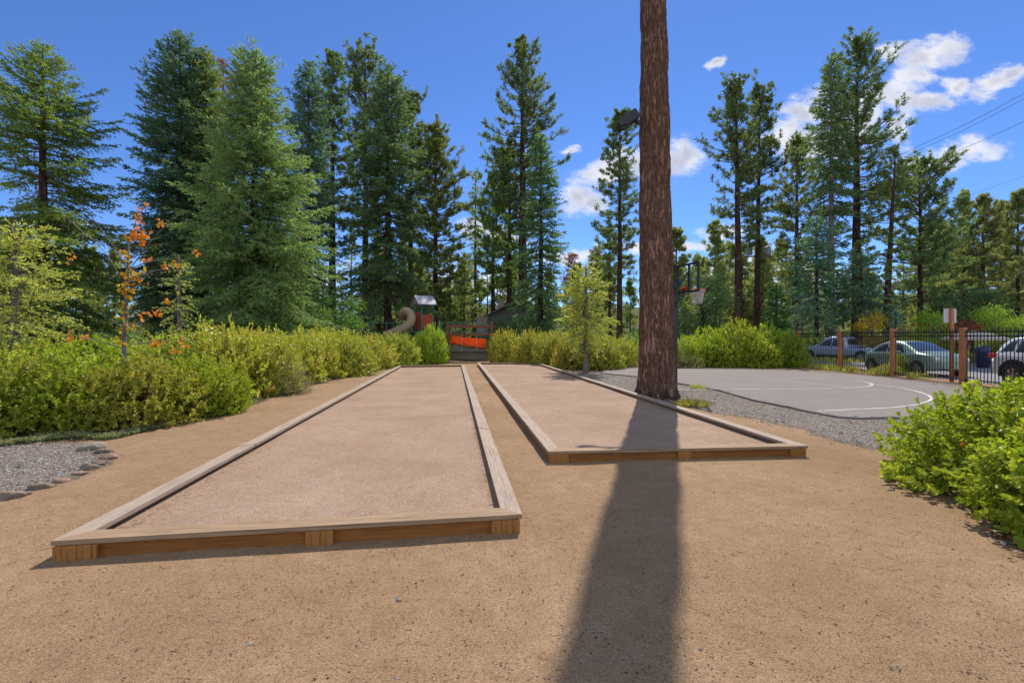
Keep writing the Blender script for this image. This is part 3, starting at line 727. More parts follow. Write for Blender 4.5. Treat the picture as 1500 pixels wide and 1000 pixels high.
def inside_sd(poly, X, Y):
    """signed distance to a polygon (positive inside)"""
    P = np.array(poly); d = np.full(X.shape, 1e9); ins = np.zeros(X.shape, bool); n = len(P)
    for i in range(n):
        a = P[i]; b = P[(i + 1) % n]; e = b - a
        t = np.clip(((X - a[0]) * e[0] + (Y - a[1]) * e[1]) / max(1e-9, e @ e), 0, 1)
        d = np.minimum(d, np.hypot(X - a[0] - t * e[0], Y - a[1] - t * e[1]))
        c = ((a[1] > Y) != (b[1] > Y)) & (X < (b[0] - a[0]) * (Y - a[1]) / (b[1] - a[1] + 1e-12) + a[0])
        ins ^= c
    return np.where(ins, d, -d)

def axis_steps(lo, hi, fine_lo, fine_hi, s):
    f = np.arange(fine_lo, fine_hi, s); out = []
    x = fine_lo; st = s
    left = []
    while x > lo: st *= 1.25; x -= st; left.append(x)
    x = f[-1]; st = s; right = []
    while x < hi: st *= 1.25; x += st; right.append(x)
    return np.concatenate([left[::-1], f, right])

def ground_z(X, Y):
    return (vnoise(X * .45 + 90, Y * .45 + 60, 11) - .5) * .02 + (vnoise(X * 2.2 + 60, Y * 2.2 + 60, 12) - .5) * .012

def build_ground():
    xs = axis_steps(-900, 900, -12, 18, .11); ys = axis_steps(-60, 1200, 1.2, 30, .11)
    X, Y = np.meshgrid(xs, ys)
    Z = ground_z(X, Y)
    near = (X > -14) & (X < 20) & (Y > 0) & (Y < 32)
    Z = np.where(near, Z, Z * .3 - 0.0)
    sdA = inside_sd(ASPH, X, Y); Z = np.where(sdA > -.05, np.minimum(Z, -.01), Z)
    for q in (LANE1, LANE2):
        sd = inside_sd(q, X, Y); Z = np.where(sd > .1, -.03, Z)
    Z = np.where(X > 16.6, np.minimum(Z, 0.0), Z)
    V = np.stack([X, Y, Z], -1).reshape(-1, 3)
    ny, nx = X.shape; idx = np.arange(ny * nx).reshape(ny, nx)
    F = np.stack([idx[:-1, :-1], idx[:-1, 1:], idx[1:, 1:], idx[1:, :-1]], -1).reshape(-1, 4)
    me = mesh_from('ground', V, [F], None, [ground_mat()], True)
    def att(name, val):
        a = me.attributes.new(name, 'FLOAT', 'POINT'); a.data.foreach_set('value', val.reshape(-1).astype(np.float32))
    wob = (vnoise(X * 1.7 + 40, Y * 1.7 + 40, 13) - .5) * .7 + (vnoise(X * 5 + 40, Y * 5 + 40, 14) - .5) * .35
    g = np.maximum(inside_sd(GRAV, X, Y), inside_sd(GRAVL, X, Y) * 2.5) + wob * .9
    att('gravel', np.clip(g / .7 + .5, 0, 1))
    b = np.maximum(inside_sd(BED, X, Y), inside_sd(BEDR, X, Y)) + wob * .6
    far = np.clip((Y - 31) / 2, 0, 1)
    att('duff', np.clip(np.maximum(b / .5 + .5, far), 0, 1))
    o = bpy.data.objects.new('ground', me); COL.objects.link(o); tag(o, kind='structure')

def ground_mat():
    t = NT('sand_and_gravel'); p = t.geo()
    ag = t.n('Attribute', {'attribute_name': 'gravel'}).outputs['Fac']; ad = t.n('Attribute', {'attribute_name': 'duff'}).outputs['Fac']
    # coarse decomposed granite
    big = t.noise(p, .55, 4, .55); mid = t.noise(p, 5.0, 5, .65); fine = t.noise(p, 70, 6, .75); grain = t.n('TexVoronoi', {'feature': 'F1'}, Vector=p, Scale=170.0)
    gcol = grain.outputs['Color']; gr = t.n('SeparateColor', None, Color=gcol).outputs[0]
    s = t.mix(t.ramp(big, [(.3, 0.0), (.7, 1.0)]), (.275, .178, .102), (.385, .256, .156))
    s = t.mix(t.ramp(mid, [(.35, .0), (.75, .75)]), s, (.25, .152, .082))
    s = t.mix(.85, s, t.ramp(fine, [(.28, .62), (.5, 1.0), (.72, 1.28)]), 'MULTIPLY')
    s = t.mix(.6, s, t.ramp(gr, [(0.0, .4), (.3, .92), (.8, 1.05), (1.0, 1.6)]), 'MULTIPLY')
    sp = t.n('TexVoronoi', {'feature': 'F1'}, Vector=p, Scale=42.0); spd = t.n('SeparateColor', None, Color=sp.outputs['Color']).outputs[1]
    speck = t.math('MULTIPLY', t.math('LESS_THAN', sp.outputs['Distance'], t.math('MULTIPLY', t.ramp(spd, [(.35, 0.0), (1.0, 1.0)]), .36)), t.ramp(t.noise(p, 2.2, 3), [(.35, .15), (.65, .85)]))
    s = t.mix(speck, s, (.075, .045, .03))
    # grey gravel
    v1 = t.n('TexVoronoi', {'feature': 'F1'}, Vector=p, Scale=34.0); vr = t.n('SeparateColor', None, Color=v1.outputs['Color'])
    g = t.ramp(vr.outputs[0], [(0, (.125, .108, .095)), (.45, (.225, .195, .172)), (.8, (.305, .265, .235)), (1, (.45, .40, .355))])
    g = t.mix(t.ramp(v1.outputs['Distance'], [(.25, 0.0), (.75, .75)]), g, (.07, .06, .055))
    g = t.mix(t.math('MULTIPLY', big, .35), g, (.27, .21, .16))
    # litter under the shrubs
    d = t.ramp(t.noise(p, 11, 7, .75), [(.25, (.04, .024, .016)), (.5, (.125, .078, .05)), (.72, (.22, .145, .095))])
    mg = t.ramp(t.math('ADD', ag, t.math('MULTIPLY', t.math('SUBTRACT', t.noise(p, 24, 4, .7), .5), 1.3)), [(.42, 0.0), (.58, 1.0)])
    md = t.ramp(t.math('ADD', ad, t.math('MULTIPLY', t.math('SUBTRACT', t.noise(p, 14, 4, .7), .5), 1.0)), [(.40, 0.0), (.6, 1.0)])
    c = t.mix(md, t.mix(mg, s, g), d)
    h1 = t.math('ADD', t.math('MULTIPLY', fine, .8), t.math('MULTIPLY', grain.outputs['Distance'], -.6))
    h1 = t.math('ADD', t.math('ADD', h1, t.math('MULTIPLY', mid, 2.2)), t.math('MULTIPLY', t.noise(p, 2.4, 3, .5), 5.0))
    h2 = t.math('MULTIPLY', v1.outputs['Distance'], -2.2)
    hm = t.n('Mix', None, _0=mg, _2=h1, _3=h2).outputs[0]
    return t.done(t.bsdf(c, .95, .1, t.bump(hm, .010, .8)))

def court_mat():
    t = NT('pinkish_court_grit'); p = t.geo()
    big = t.noise(p, .8, 4, .6); mid = t.noise(p, 7, 5, .7); fine = t.noise(p, 60, 6, .8)
    s = t.mix(t.ramp(big, [(.3, 0.0), (.7, 1.0)]), (.265, .182, .128), (.355, .254, .188))
    s = t.mix(t.ramp(mid, [(.4, 0.0), (.8, .5)]), s, (.24, .14, .085))
    s = t.mix(.8, s, t.ramp(fine, [(.28, .6), (.5, 1.0), (.72, 1.3)]), 'MULTIPLY')
    v = t.n('TexVoronoi', {'feature': 'F1'}, Vector=p, Scale=85.0); r_ = t.n('SeparateColor', None, Color=v.outputs['Color']).outputs[0]
    s = t.mix(.65, s, t.ramp(r_, [(0, .55), (.25, .95), (.8, 1.05), (1, 1.5)]), 'MULTIPLY')
    return t.done(t.bsdf(s, .95, .1, t.bump(t.math('ADD', fine, mid), .006, .9)))

# ------------------------------------------------------------------ bocce courts
Q1 = [(-3.40, 3.352), (.087, 3.863), (-2.62, 25.0), (-6.03, 24.2)]       # outer top corners: front left, front right, back right, back left
Q2 = [(.478, 5.985), (4.10, 6.30), (1.54, 27.2), (-2.07, 27.0)]
def inset(q, d):
    P = np.array(q); n = 4; out = []
    for i in range(n):
        a, b, c = P[i - 1], P[i], P[(i + 1) % n]
        e1 = (b - a) / np.linalg.norm(b - a); e2 = (c - b) / np.linalg.norm(c - b)
        n1 = np.array([-e1[1], e1[0]]); n2 = np.array([-e2[1], e2[0]])
        k = (n1 + n2) / (1 + n1 @ n2)
        out.append(b + k * d)
    return np.array(out)
LANE1 = inset(Q1, .12); LANE2 = inset(Q2, .12)

def bocce(Q, label, seed, joints, nblk):
    rng = np.random.default_rng(seed)
    t = empty('bocce_court_frame', (Q[0][0], Q[0][1], 0), math.atan2(Q[1][1] - Q[0][1], Q[1][0] - Q[0][0]), label, 'court frame', 'timber framed bocce courts')
    Mi = np.array(t.matrix_basis.inverted() if False else (Matrix.Translation(t.location) @ Matrix.Rotation(t.rotation_euler.z, 4, 'Z')).inverted())
    loc = lambda P: (np.c_[np.array(P), np.zeros(len(P)), np.ones(len(P))] @ Mi.T)[:, :2]
    A, B, C_, D_ = inset(Q, .012), inset(Q, .17), inset(Q, .035), inset(Q, .115)
    zt, zc = .152, .114
    A, B, C_, D_ = map(loc, (A, B, C_, D_))
    Aq = loc(Q)
    for i in range(4):
        j = (i + 1) % 4
        # cap boards, split in lengths along the long sides, mitred at the corners
        segs = [0] + (joints if i in (1, 3) else []) + [1]
        for k in range(len(segs) - 1):
            s0, s1 = segs[k], segs[k + 1]; g = .0006
            L_ = lambda a, b, s: a + (b - a) * s
            e0 = 0 if k == 0 else g; e1 = 0 if k == len(segs) - 2 else g
            dz = 0 if i in (0, 2) else rng.uniform(-.004, .004) + .0
            jx = rng.uniform(-.006, .006) if 0 < k < len(segs) - 2 else 0
            Bi, Bj = B[i], B[j]
            poly = [L_(Aq[i], Aq[j], s0 + e0), L_(Aq[i], Aq[j], s1 - e1), L_(Bi, Bj, s1 - e1), L_(Bi, Bj, s0 + e0)]
            cen = np.mean(poly, 0); d_ = Aq[j] - Aq[i]; d_ /= np.linalg.norm(d_); ang = math.atan2(d_[1], d_[0]) - (0 if i in (0, 2) else math.pi / 2)
            ca, sa = math.cos(-ang), math.sin(-ang)
            pl = [((p[0] - cen[0]) * ca - (p[1] - cen[1]) * sa, (p[0] - cen[0]) * sa + (p[1] - cen[1]) * ca) for p in poly]
            gb = Geo().prism(pl, zc + .0015, zt)
            o = gb.build('cap_board', M['capx'] if i in (0, 2) else M['cap'], t, bevel=.007)
            o.location = (cen[0], cen[1], dz); o.rotation_euler.z = ang
        # side boards: front ones are split around the blocks
        a, b, c, d = C_[i], C_[j], D_[j], D_[i]
        o = Geo().prism([a, b, c, d], -.02, zc).build('side_board', M['stain'] if i in (0, 2) else M['stainy'], t, bevel=.004)
    W = np.linalg.norm(np.array(Q[1]) - np.array(Q[0]))
    ang0 = math.atan2(Aq[1][1] - Aq[0][1], Aq[1][0] - Aq[0][0])
    for x0, ws in nblk(W):
        x = x0
        for w in ws:
            h = zc - .001
            o = Geo().box((0, 0, h / 2 - .02), (w - .003, .05, h + .036)).build('block', M['block'], t, bevel=.004)
            o.location = (x + w / 2, .0085 + rng.uniform(0, .004), 0)
            x += w
    # blocks at the visible far ends of the front, side faces
    return t

def build_courts():
    bocce(Q1, 'larger looking left bocce court frame, its weathered cap boards nearest the viewer', 1, [.17, .34, .52, .7, .86],
          lambda W: [(.02, (.062, .098, .098, .035)), (W * .505, (.115, .10)), (W - .262, (.085, .095, .06))])
    bocce(Q2, 'right bocce court frame, crossed by the shadow of the huge trunk', 2, [.2, .38, .55, .74],
          lambda W: [(.012, (.085, .175)), (W * .485, (.185,)), (W - .265, (.165, .06))])
    cm = court_mat()
    for q, nm in ((Q1, 1), (Q2, 2)):
        P = inset(q, .125); n, m = 60, 260
        u, v = np.meshgrid(np.linspace(0, 1, n), np.linspace(0, 1, m))
        XY = (P[0] * ((1 - u) * (1 - v))[..., None] + P[1] * (u * (1 - v))[..., None] + P[2] * (u * v)[..., None] + P[3] * ((1 - u) * v)[..., None])
        edge = np.minimum(np.minimum(u, 1 - u) * 3.5, np.minimum(v, 1 - v) * 20)
        Z = .052 + (vnoise(XY[..., 0] * 1.3 + 50, XY[..., 1] * 1.3 + 50, 20 + nm) - .5) * .012 + np.exp(-edge / .12) * .012
        idx = np.arange(n * m).reshape(m, n)
        F = np.stack([idx[:-1, :-1], idx[:-1, 1:], idx[1:, 1:], idx[1:, :-1]], -1).reshape(-1, 4)
        o = bpy.data.objects.new('court_surface', mesh_from('court_surface', np.concatenate([XY, Z[..., None]], -1).reshape(-1, 3), [F], None, [cm], True))
        COL.objects.link(o); tag(o, kind='structure')

# ------------------------------------------------------------------ basketball court, hoop
def catmull(P, n=12):
    P = np.array(P, float); out = []
    for i in range(len(P) - 1):
        p0, p1, p2, p3 = P[max(i - 1, 0)], P[i], P[i + 1], P[min(i + 2, len(P) - 1)]
        for s in np.linspace(0, 1, n, endpoint=False):
            out.append(.5 * ((2 * p1) + (-p0 + p2) * s + (2 * p0 - 5 * p1 + 4 * p2 - p3) * s * s + (-p0 + 3 * p1 - 3 * p2 + p3) * s ** 3))
    out.append(P[-1]); return np.array(out)

def build_basketball():
    t = NT('grey_asphalt'); p = t.geo()
    c = t.mix(t.noise(p, .5, 5, .6), (.15, .125, .115), (.205, .175, .16))
    c = t.mix(.5, c, t.ramp(t.noise(p, 90, 4, .8), [(.3, .6), (.7, 1.4)]), 'MULTIPLY')
    c = t.mix(t.ramp(t.noise(t.scale(p, (.4, 2.5, 1)), .8, 5, .7), [(.5, 0.0), (.75, .45)]), c, (.27, .24, .225))
    asph = t.done(t.bsdf(c, .85, .2, t.bump(t.noise(p, 120, 4), .003, .6)))
    top = .036
    P = catmull(ASPH + [ASPH[0]], 8)[:-1]
    rng = np.random.default_rng(4); P = P + rng.normal(0, .018, P.shape)
    o = Geo().prism(P, -.12, top).build('basketball_court', asph); tag(o, kind='structure')
    def line(pts, w, smooth=True, closed=False):
        Q = catmull([gp(*q, z=top) for q in pts], 14) if smooth else np.array([gp(*q, z=top) for q in pts])
        d = nrm(np.gradient(Q, axis=0)); s = np.stack([-d[:, 1], d[:, 0]], 1) * w / 2
        V = np.concatenate([np.c_[Q + s, np.full(len(Q), top + .004)], np.c_[Q - s, np.full(len(Q), top + .004)]])
        n = len(Q); F = [[i, i + 1, n + i + 1, n + i] for i in range(n - 1)]
        o = Geo().add(V, F).build('court_marking', M['white_line']); tag(o, kind='structure')
    line([(1197, 602), (1240, 600), (1285, 598), (1325, 595), (1352, 590), (1364, 584.5), (1358, 578), (1335, 571), (1305, 566), (1272, 562)], .06)
    line([(985, 570.6), (1080, 570), (1160, 569.3), (1215, 568.7), (1250, 567.5), (1274, 565), (1276, 561.5), (1255, 558), (1215, 555.5), (1165, 553)], .06)
    line([(1120, 556), (1165, 559), (1205, 563), (1240, 567.2)], .05)
    line([(905, 543.6), (985, 544.0), (1060, 545)], .06, False)
    # hoop
    D = 13.7
    bx, by = xa(987.6, D), D
    n = np.array([.95, .31, 0]); n /= np.linalg.norm(n); s = np.array([n[1], -n[0], 0])   # board's normal, board's width towards the viewer
    t = empty('basketball_hoop', (bx, by, 0), 0, 'basketball hoop on a dark square post behind the huge trunk', 'basketball hoop')
    Geo().box((0, 0, 1.5), (.14, .14, 3.06), np.stack([n, s, [0, 0, 1]], 1)).build('post', M['black_metal'], t, bevel=.012)
    c = n * .34 + np.array([0, 0, 3.42]) ; Wd, Hh = 1.30, .82
    fr = np.stack([n, s, [0, 0, 1]], 1)
    G = Geo()
    for sx in (-.5, -.19, .19, .5): G.box(c + s * sx * Wd, (.05, .06, Hh), fr)
    for sz in (-.5, .5): G.box(c + np.array([0, 0, sz * Hh]), (.045, Wd + .05, .06), fr)
    G.build('backboard_frame', M['black_metal'], t)
    gl = NT('clear_acrylic'); tr = gl.n('BsdfTransparent', None, Color=(.95, .96, .96, 1)); gs = gl.n('BsdfGlossy', None, Color=(.35, .35, .35, 1), Roughness=.05)
    gm = gl.done(gl.n('MixShader', None, _0=.05, _1=tr.outputs[0], _2=gs.outputs[0]))
    Geo().box(c + n * .025, (.012, Wd, Hh), fr).build('backboard_pane', gm, t)
    G = Geo()
    for z0, z1 in ((2.60, 3.05), (2.98, 3.60)):
        for k in (-1, 1): G.bar(np.array([0, 0, z0]) + s * .085 * k, c * [1, 1, 0] + np.array([0, 0, z1]) + s * .2 * k - n * .02, .03, .05)
    G.bar(np.array([0, 0, 2.9]) + n * .16 - s * .1, np.array([0, 0, 3.35]) + n * .2 + s * .05, .03, .03)
    G.tube([n * .12 + np.array([0, 0, 2.82]) - s * .2, n * .22 + np.array([0, 0, 3.3]) - s * .3, n * .27 + np.array([0, 0, 3.42]) - s * .3], .028, 10)
    G.build('support_arm', M['black_metal'], t)
    rc = c + n * .50; rc[2] = 3.12
    a = np.linspace(0, 2 * np.pi, 40)
    ring = rc + .235 * (np.cos(a)[:, None] * n + np.sin(a)[:, None] * s)
    G = Geo().tube(ring, .012, 8)
    for k in (-1, 1): G.bar(c + n * .03 + s * .12 * k + [0, 0, rc[2] - c[2] - .02], rc - n * .22 + s * .06 * k, .02, .02)
    G.box(c + n * .04 + [0, 0, rc[2] - c[2]], (.02, .3, .14), fr)
    G.build('rim', M['rimred'], t, True)
    G = Geo()
    for k in range(14):
        for sg in (-1, 1):
            th = k / 14 * 2 * np.pi + np.linspace(0, sg * 1.9, 10); zz = np.linspace(0, -.44, 10); rr = .232 - .10 * np.linspace(0, 1, 10) ** .7
            G.tube(rc + rr[:, None] * (np.cos(th)[:, None] * n + np.sin(th)[:, None] * s) + zz[:, None] * np.array([0, 0, 1.0]), .0055, 4, caps=False)
    G.build('net', M['net'], t)

# ------------------------------------------------------------------ fence, sign, frame
def build_fence():
    X = 16.2; ds = [10.2, 13.25, 16.35, 19.36, 22.46, 25.7, 28.8]
    t = empty('fence', (X, ds[0], 0), 0, 'black picket fence hung between orange-brown wooden posts', 'fence')
    for k, d in enumerate(ds):
        o = Geo().box((0, 0, 1.0), (.17, .17, 2.0)).build('post', M['post'], t, bevel=.012); o.location = (0, d - ds[0], 0)
    for a, b in zip(ds[:-1], ds[1:]):
        G = Geo(); L = b - a - .20; m = int(L / .118)
        for z in (.14, 1.70, 1.84): G.box((0, 0, z), (.035, L, .042))
        for i in range(m + 1): G.box((0, -L / 2 + .04 + (L - .08) * i / m, 1.01), (.019, .019, 1.88))
        for z in (.14, 1.70, 1.84):
            for y in (-1, 1): G.box((0, y * (L / 2 + .01), z), (.05, .05, .065))
        o = G.build('railing_panel', M['black'], t); o.location = (0, (a + b) / 2 - ds[0], 0)
    # sign with its back turned
    D = 16.9; x = xa(1394, D)
    s = empty('road_sign', (x, D, 0), 0, 'back of a pale sign on an orange-brown post behind the fence', 'sign')
    Geo().box((0, 0, 1.36), (.10, .10, 2.72)).build('post', M['post'], s, bevel=.008)
    Geo().box((.0, .066, 2.45), (.47, .022, .52)).build('panel', M['signback'], s, bevel=.008)

def build_frame():
    D = 30.0; x0, x1 = xa(656, D), xa(720.5, D); w = x1 - x0
    t = empty('wooden_frame', ((x0 + x1) / 2, D, 0), 0, 'red-brown timber frame with two posts and two rails behind the courts', 'frame')
    for k in (-1, 1): Geo().box((0, 0, 1.33), (.17, .15, 2.68)).build('post', M['redwoodv'], t, bevel=.012).location = (k * w / 2, 0, 0)
    for z, h in ((za(478, D), .19), (za(489.6, D), .16)):
        Geo().box((0, 0, 0), (w - .16, .06, h)).build('rail', M['redwood'], t, bevel=.008).location = (0, 0, z)
    Geo().box((0, 0, 0), (w - .16, .20, .09)).build('plank', M['greyplank'], t, bevel=.008).location = (0, .02, za(513.4, D))
    for px in (677, 698.5): Geo().tube([(xa(px, D) - (x0 + x1) / 2, -.04, za(489, D) - .06), (xa(px, D) - (x0 + x1) / 2 - .01, -.04, za(513, D))], .008, 6).build('wire', M['net'], t)
    # orange netting and grey canvas hung in the frame
    def sheet(name, pts, mat, label, cat, yoff, sag):
        n, m = 30, 12; u, v = np.meshgrid(np.linspace(0, 1, n), np.linspace(0, 1, m))
        P = [np.array([xa(a, D), za(b, D)]) for a, b in pts]
        XY = P[0] * ((1 - u) * (1 - v))[..., None] + P[1] * (u * (1 - v))[..., None] + P[2] * (u * v)[..., None] + P[3] * ((1 - u) * v)[..., None]
        Yy = D + yoff + .03 * np.sin(u * 21 + v * 3) + .02 * np.sin(u * 9 - v * 5)
        Vv = np.stack([XY[..., 0], Yy, XY[..., 1] - sag * np.sin(u * np.pi) * .06], -1).reshape(-1, 3)
        idx = np.arange(n * m).reshape(m, n); F = np.stack([idx[:-1, :-1], idx[:-1, 1:], idx[1:, 1:], idx[1:, :-1]], -1).reshape(-1, 4)
        o = Geo().add(Vv, F).build(name, mat, None, True); so = o.modifiers.new('thickness', 'SOLIDIFY'); so.thickness = .012
        return tag(o, label, cat)
    sheet('orange_netting', [(659.5, 502.5), (711.5, 510.5), (712, 496.5), (660.5, 491.8)], M['orange'], 'bright orange safety netting strung across the timber frame', 'netting', .10, .4)
    sheet('canvas_sheet', [(660, 526), (716, 527), (712, 503), (660, 498)], M['canvas'], 'grey-green mesh sheet hanging below the orange netting', 'sheet', .22, .4)

def build_playground():
    D = 36.0; k = D / F_PX
    bx = xa(619, D)
    t = empty('play_tower', (bx, D, 0), 0, 'playground tower with a peaked roof, red panels and a curling beige slide', 'play tower')
    X = lambda px: (px - 619) * k
    Z = lambda py: za(py, D)
    for px, dy, yt in ((607, 0, 446), (620, -.6, 446), (633.5, .4, 446), (621, 1.0, 446)):
        Geo().tube([(X(px), dy, -.1), (X(px), dy, Z(yt) + .1)], .06, 12).build('post', M['teal'], t, True)
    ax = np.array([.86, .5, 0]); sd = np.array([-.5, .86, 0]); fr = np.stack([ax, sd, [0, 0, 1]], 1)
    c = np.array([.05, .2, Z(446)])
    L, Wd, h = 1.55, 1.9, .72
    G = Geo()
    for sg in (-1, 1):
        V = [c + ax * a * L / 2 + sd * b + [0, 0, z] for a in (-1, 1) for b, z in ((0, h), (sg * Wd / 2, 0), (sg * Wd / 2, -.07), (0, h - .07))]
        V = np.array(V); G.add(V, [[0, 1, 5, 4], [1, 2, 6, 5], [3, 7, 6, 2], [0, 4, 7, 3], [0, 3, 2, 1], [4, 5, 6, 7]])
    G.build('roof', M['greyroof'], t)
    G = Geo()
    for a in (-1, 1):
        V = np.array([c + ax * a * (L / 2 - .06) + sd * b + [0, 0, z] for b, z in ((-Wd / 2 + .08, 0), (Wd / 2 - .08, 0), (0, h - .08))] )
        V = np.concatenate([V, V + ax * .03]); G.add(V, [[0, 1, 4, 3], [1, 2, 5, 4], [2, 0, 3, 5]]); G.add(V, [[0, 2, 1], [3, 4, 5]])
    G.build('gable', M['beige'], t)
    Geo().bar((X(607.5), .02, (Z(457) + Z(483)) / 2), (X(619.5), -.58, (Z(457) + Z(483)) / 2), .05, Z(457) - Z(483)).build('panel', M['redpanel'], t)
    Geo().bar((X(620.5), -.58, (Z(461) + Z(481)) / 2), (X(633), .38, (Z(461) + Z(481)) / 2), .05, Z(461) - Z(481)).build('panel', M['redpanel'], t)
    Geo().box((X(620), .25, Z(484)), (1.7, 1.5, .12)).build('deck', M['black_metal'], t)
    # curling slide: a half pipe that leaves the deck, turns over the left and runs down to the left
    path = catmull([(X(606), .9, Z(463)), (X(597), .55, Z(463)), (X(590.5), .1, Z(464)), (X(591), -.35, Z(459.5)), (X(597), -.6, Z(457)), (X(603.5), -.8, Z(459.5)), (X(606.5), -.95, Z(467)), (X(604), -1.05, Z(475)), (X(595), -1.1, Z(482)), (X(583), -1.05, Z(487)), (X(570), -.95, Z(492))], 9)
    o = Geo().tube(path, np.linspace(.30, .36, len(path)), 18).build('slide', M['beige'], t, True)
    # railing of the playground
    D2 = 41.0
    f = empty('playground_railing', (xa(655, D2), D2, 0), 0, 'thin teal steel railing along the playground', 'railing')
    xs = [xa(p, D2) - xa(655, D2) for p in (430, 452, 474, 497, 520, 543, 566, 588, 611, 634, 648, 663, 676, 698, 720)]
    for x in xs: Geo().tube([(x, 0, 0), (x, 0, za(470, D2))], .045, 8).build('post', M['teal'], f, True)
    G = Geo()
    for yy in (473.5, 486): G.tube([(xs[0], 0, za(yy, D2)), (xs[-1], 0, za(yy, D2))], .035, 8)
    G.build('rail', M['teal'], f, True)

def build_house():
    D = 56; x0 = xa(702, D)
    t = empty('house', (x0, D, 0), R(-6), 'dark roofed cabin with a stone chimney among the trees behind the frame', 'house')
    Lh, Wd, e, r = 9.0, 8.4, 3.7, 5.75
    V = [(0, 0, -.2), (Wd, 0, -.2), (Wd, 0, e), (Wd / 2, 0, r), (0, 0, e)]
    V = np.array(V + [(a, Lh, c) for a, b, c in V])
    G = Geo().add(V, [[0, 5, 6, 1], [1, 6, 7, 2], [0, 4, 9, 5]]); G.add(V, [[0, 1, 2, 3, 4], [9, 8, 7, 6, 5]])
    G.build('wall', M['darkwall'], t)
    G = Geo(); o = .5
    for sg in (-1, 1):
        ex = Wd / 2 + sg * (Wd / 2 + o); ez = e - o * (r - e) / (Wd / 2)
        Q = np.array([(Wd / 2, -o, r + .06), (ex, -o, ez + .06), (ex, Lh + o, ez + .06), (Wd / 2, Lh + o, r + .06)])
        G.add(np.concatenate([Q, Q + [0, 0, .2]]), [[0, 1, 2, 3], [4, 7, 6, 5], [0, 4, 5, 1], [1, 5, 6, 2], [2, 6, 7, 3]])
    G.build('roof', M['darkroof'], t)
    Geo().box((2.4, 2.4, 5.3), (.75, .75, 2.1)).box((2.4, 2.4, 6.4), (.9, .9, .14)).build('chimney', M['stone'], t)
    Geo().box((.45, -.32, 1.9), (1.3, .6, 4.2)).box((.45, -.32, 4.06), (1.45, .75, .14)).build('stone_pier', M['stone'], t)
    for x in (3.2, 5.6):
        w = Geo().box((x, -.03, 1.7), (1.2, .08, 1.3)).build('window_frame', M['beige'], t)
        Geo().box((x, -.075, 1.7), (1.05, .02, 1.15)).build('pane', M['glass'], w)

def build_hills():
    xs = np.linspace(-900, 900, 181); ys = np.linspace(118, 640, 60); X, Y = np.meshgrid(xs, ys)
    u = np.clip((Y - 120) / 170, 0, 1); u = u * u * (3 - 2 * u)
    Hh = 15 + 9 * np.clip(X / 200, -1, 1) + 14 * (vnoise(X * .012 + 60, Y * .012 + 60, 3) - .5) + np.clip((Y - 250) * .03, 0, 12)
    Z = u * Hh + (vnoise(X * .12 + 120, Y * .12 + 120, 4) - .5) * 3.0 * u - .1
    idx = np.arange(X.size).reshape(X.shape); F = np.stack([idx[:-1, :-1], idx[:-1, 1:], idx[1:, 1:], idx[1:, :-1]], -1).reshape(-1, 4)
    t = NT('wooded_hillside'); p = t.geo()
    cc = t.ramp(t.noise(p, .28, 6, .75), [(.3, (.035, .045, .022)), (.5, (.085, .10, .04)), (.7, (.16, .15, .065))])
    o = bpy.data.objects.new('hills', mesh_from('hills', np.stack([X, Y, Z], -1).reshape(-1, 3), [F], None, [t.done(t.bsdf(cc, .95, .05, t.bump(t.noise(p, .5, 6), 1.0, 1)))], True)); COL.objects.link(o); tag(o, kind='structure')

def build_pole_and_wires():
    D = 49.5; x = xa(1109.5, D)
    t = empty('utility_pole', (x, D, 0), 0, 'brown utility pole with a crossarm and two grey transformer cans', 'utility pole')
    H = za(330, D)
    Geo().tube([(-.35, 0, -.3), (0, 0, H)], [.17, .12], 10).build('pole', M['bark_red'], t, True)
    z = za(376, D); k = D / F_PX
    Geo().box((.1, -.18, z), (42 * k, .12, .14)).build('crossarm', M['greyplank'], t)
    for dx in (-1.0, .95):
        g = Geo().lathe([(0, -.45), (.30, -.45), (.32, -.38), (.32, .36), (.24, .46), (0, .48)], (dx, -.25, z + .6), n=16)
        g.tube([(dx, -.25, z + 1.05), (dx, -.25, z + 1.3)], .05, 8); g.build('transformer', M['grey_metal'], t, True)
    def wire(pts, label, r=.022):
        P = catmull([(xa(a, d), d, za(b, d)) for a, b, d in pts], 10)
        o = Geo().tube(P, r, 5).build('power_line', M['wirem'], None, True); tag(o, label, 'power line', 'power lines')
    wire([(1560, 107, 27), (1500, 137.5, 29.5), (1415, 182, 34), (1330, 222, 40), (1240, 270, 46), (1130, 338, 49)], 'upper wire of the close pair slanting up to the top right corner', .016)
    wire([(1560, 115, 27.3), (1500, 145, 29.8), (1415, 189, 34.3), (1330, 228, 40.3), (1240, 275, 46.3), (1130, 343, 49)], 'lower wire of the close pair slanting up to the top right corner', .016)
    wire([(1560, 147, 28), (1500, 178, 30.5), (1420, 214, 35), (1345, 246, 41), (1240, 292, 47), (1130, 352, 49)], 'single power line running just below the close pair at the upper right', .016)
    wire([(1560, 236, 40), (1500, 258, 44), (1400, 293, 52), (1310, 322, 60)], 'thin power line crossing the sky low at the right edge', .012)
    wire([(1560, 270, 42), (1500, 287, 46), (1420, 312, 54), (1330, 336, 62)], 'lowest thin power line in the sky at the right edge', .012)
    wire([(1560, 402, 24), (1500, 412.5, 26), (1420, 425, 29), (1350, 434, 33), (1290, 441, 38), (1130, 452, 49)], 'upper sagging cable in front of the trees at the right', .022)
    wire([(1560, 414, 24.2), (1500, 423, 26.2), (1420, 434.5, 29.2), (1350, 441, 33.2), (1290, 445.5, 38.2), (1130, 455, 49)], 'lower sagging cable in front of the trees at the right', .022)

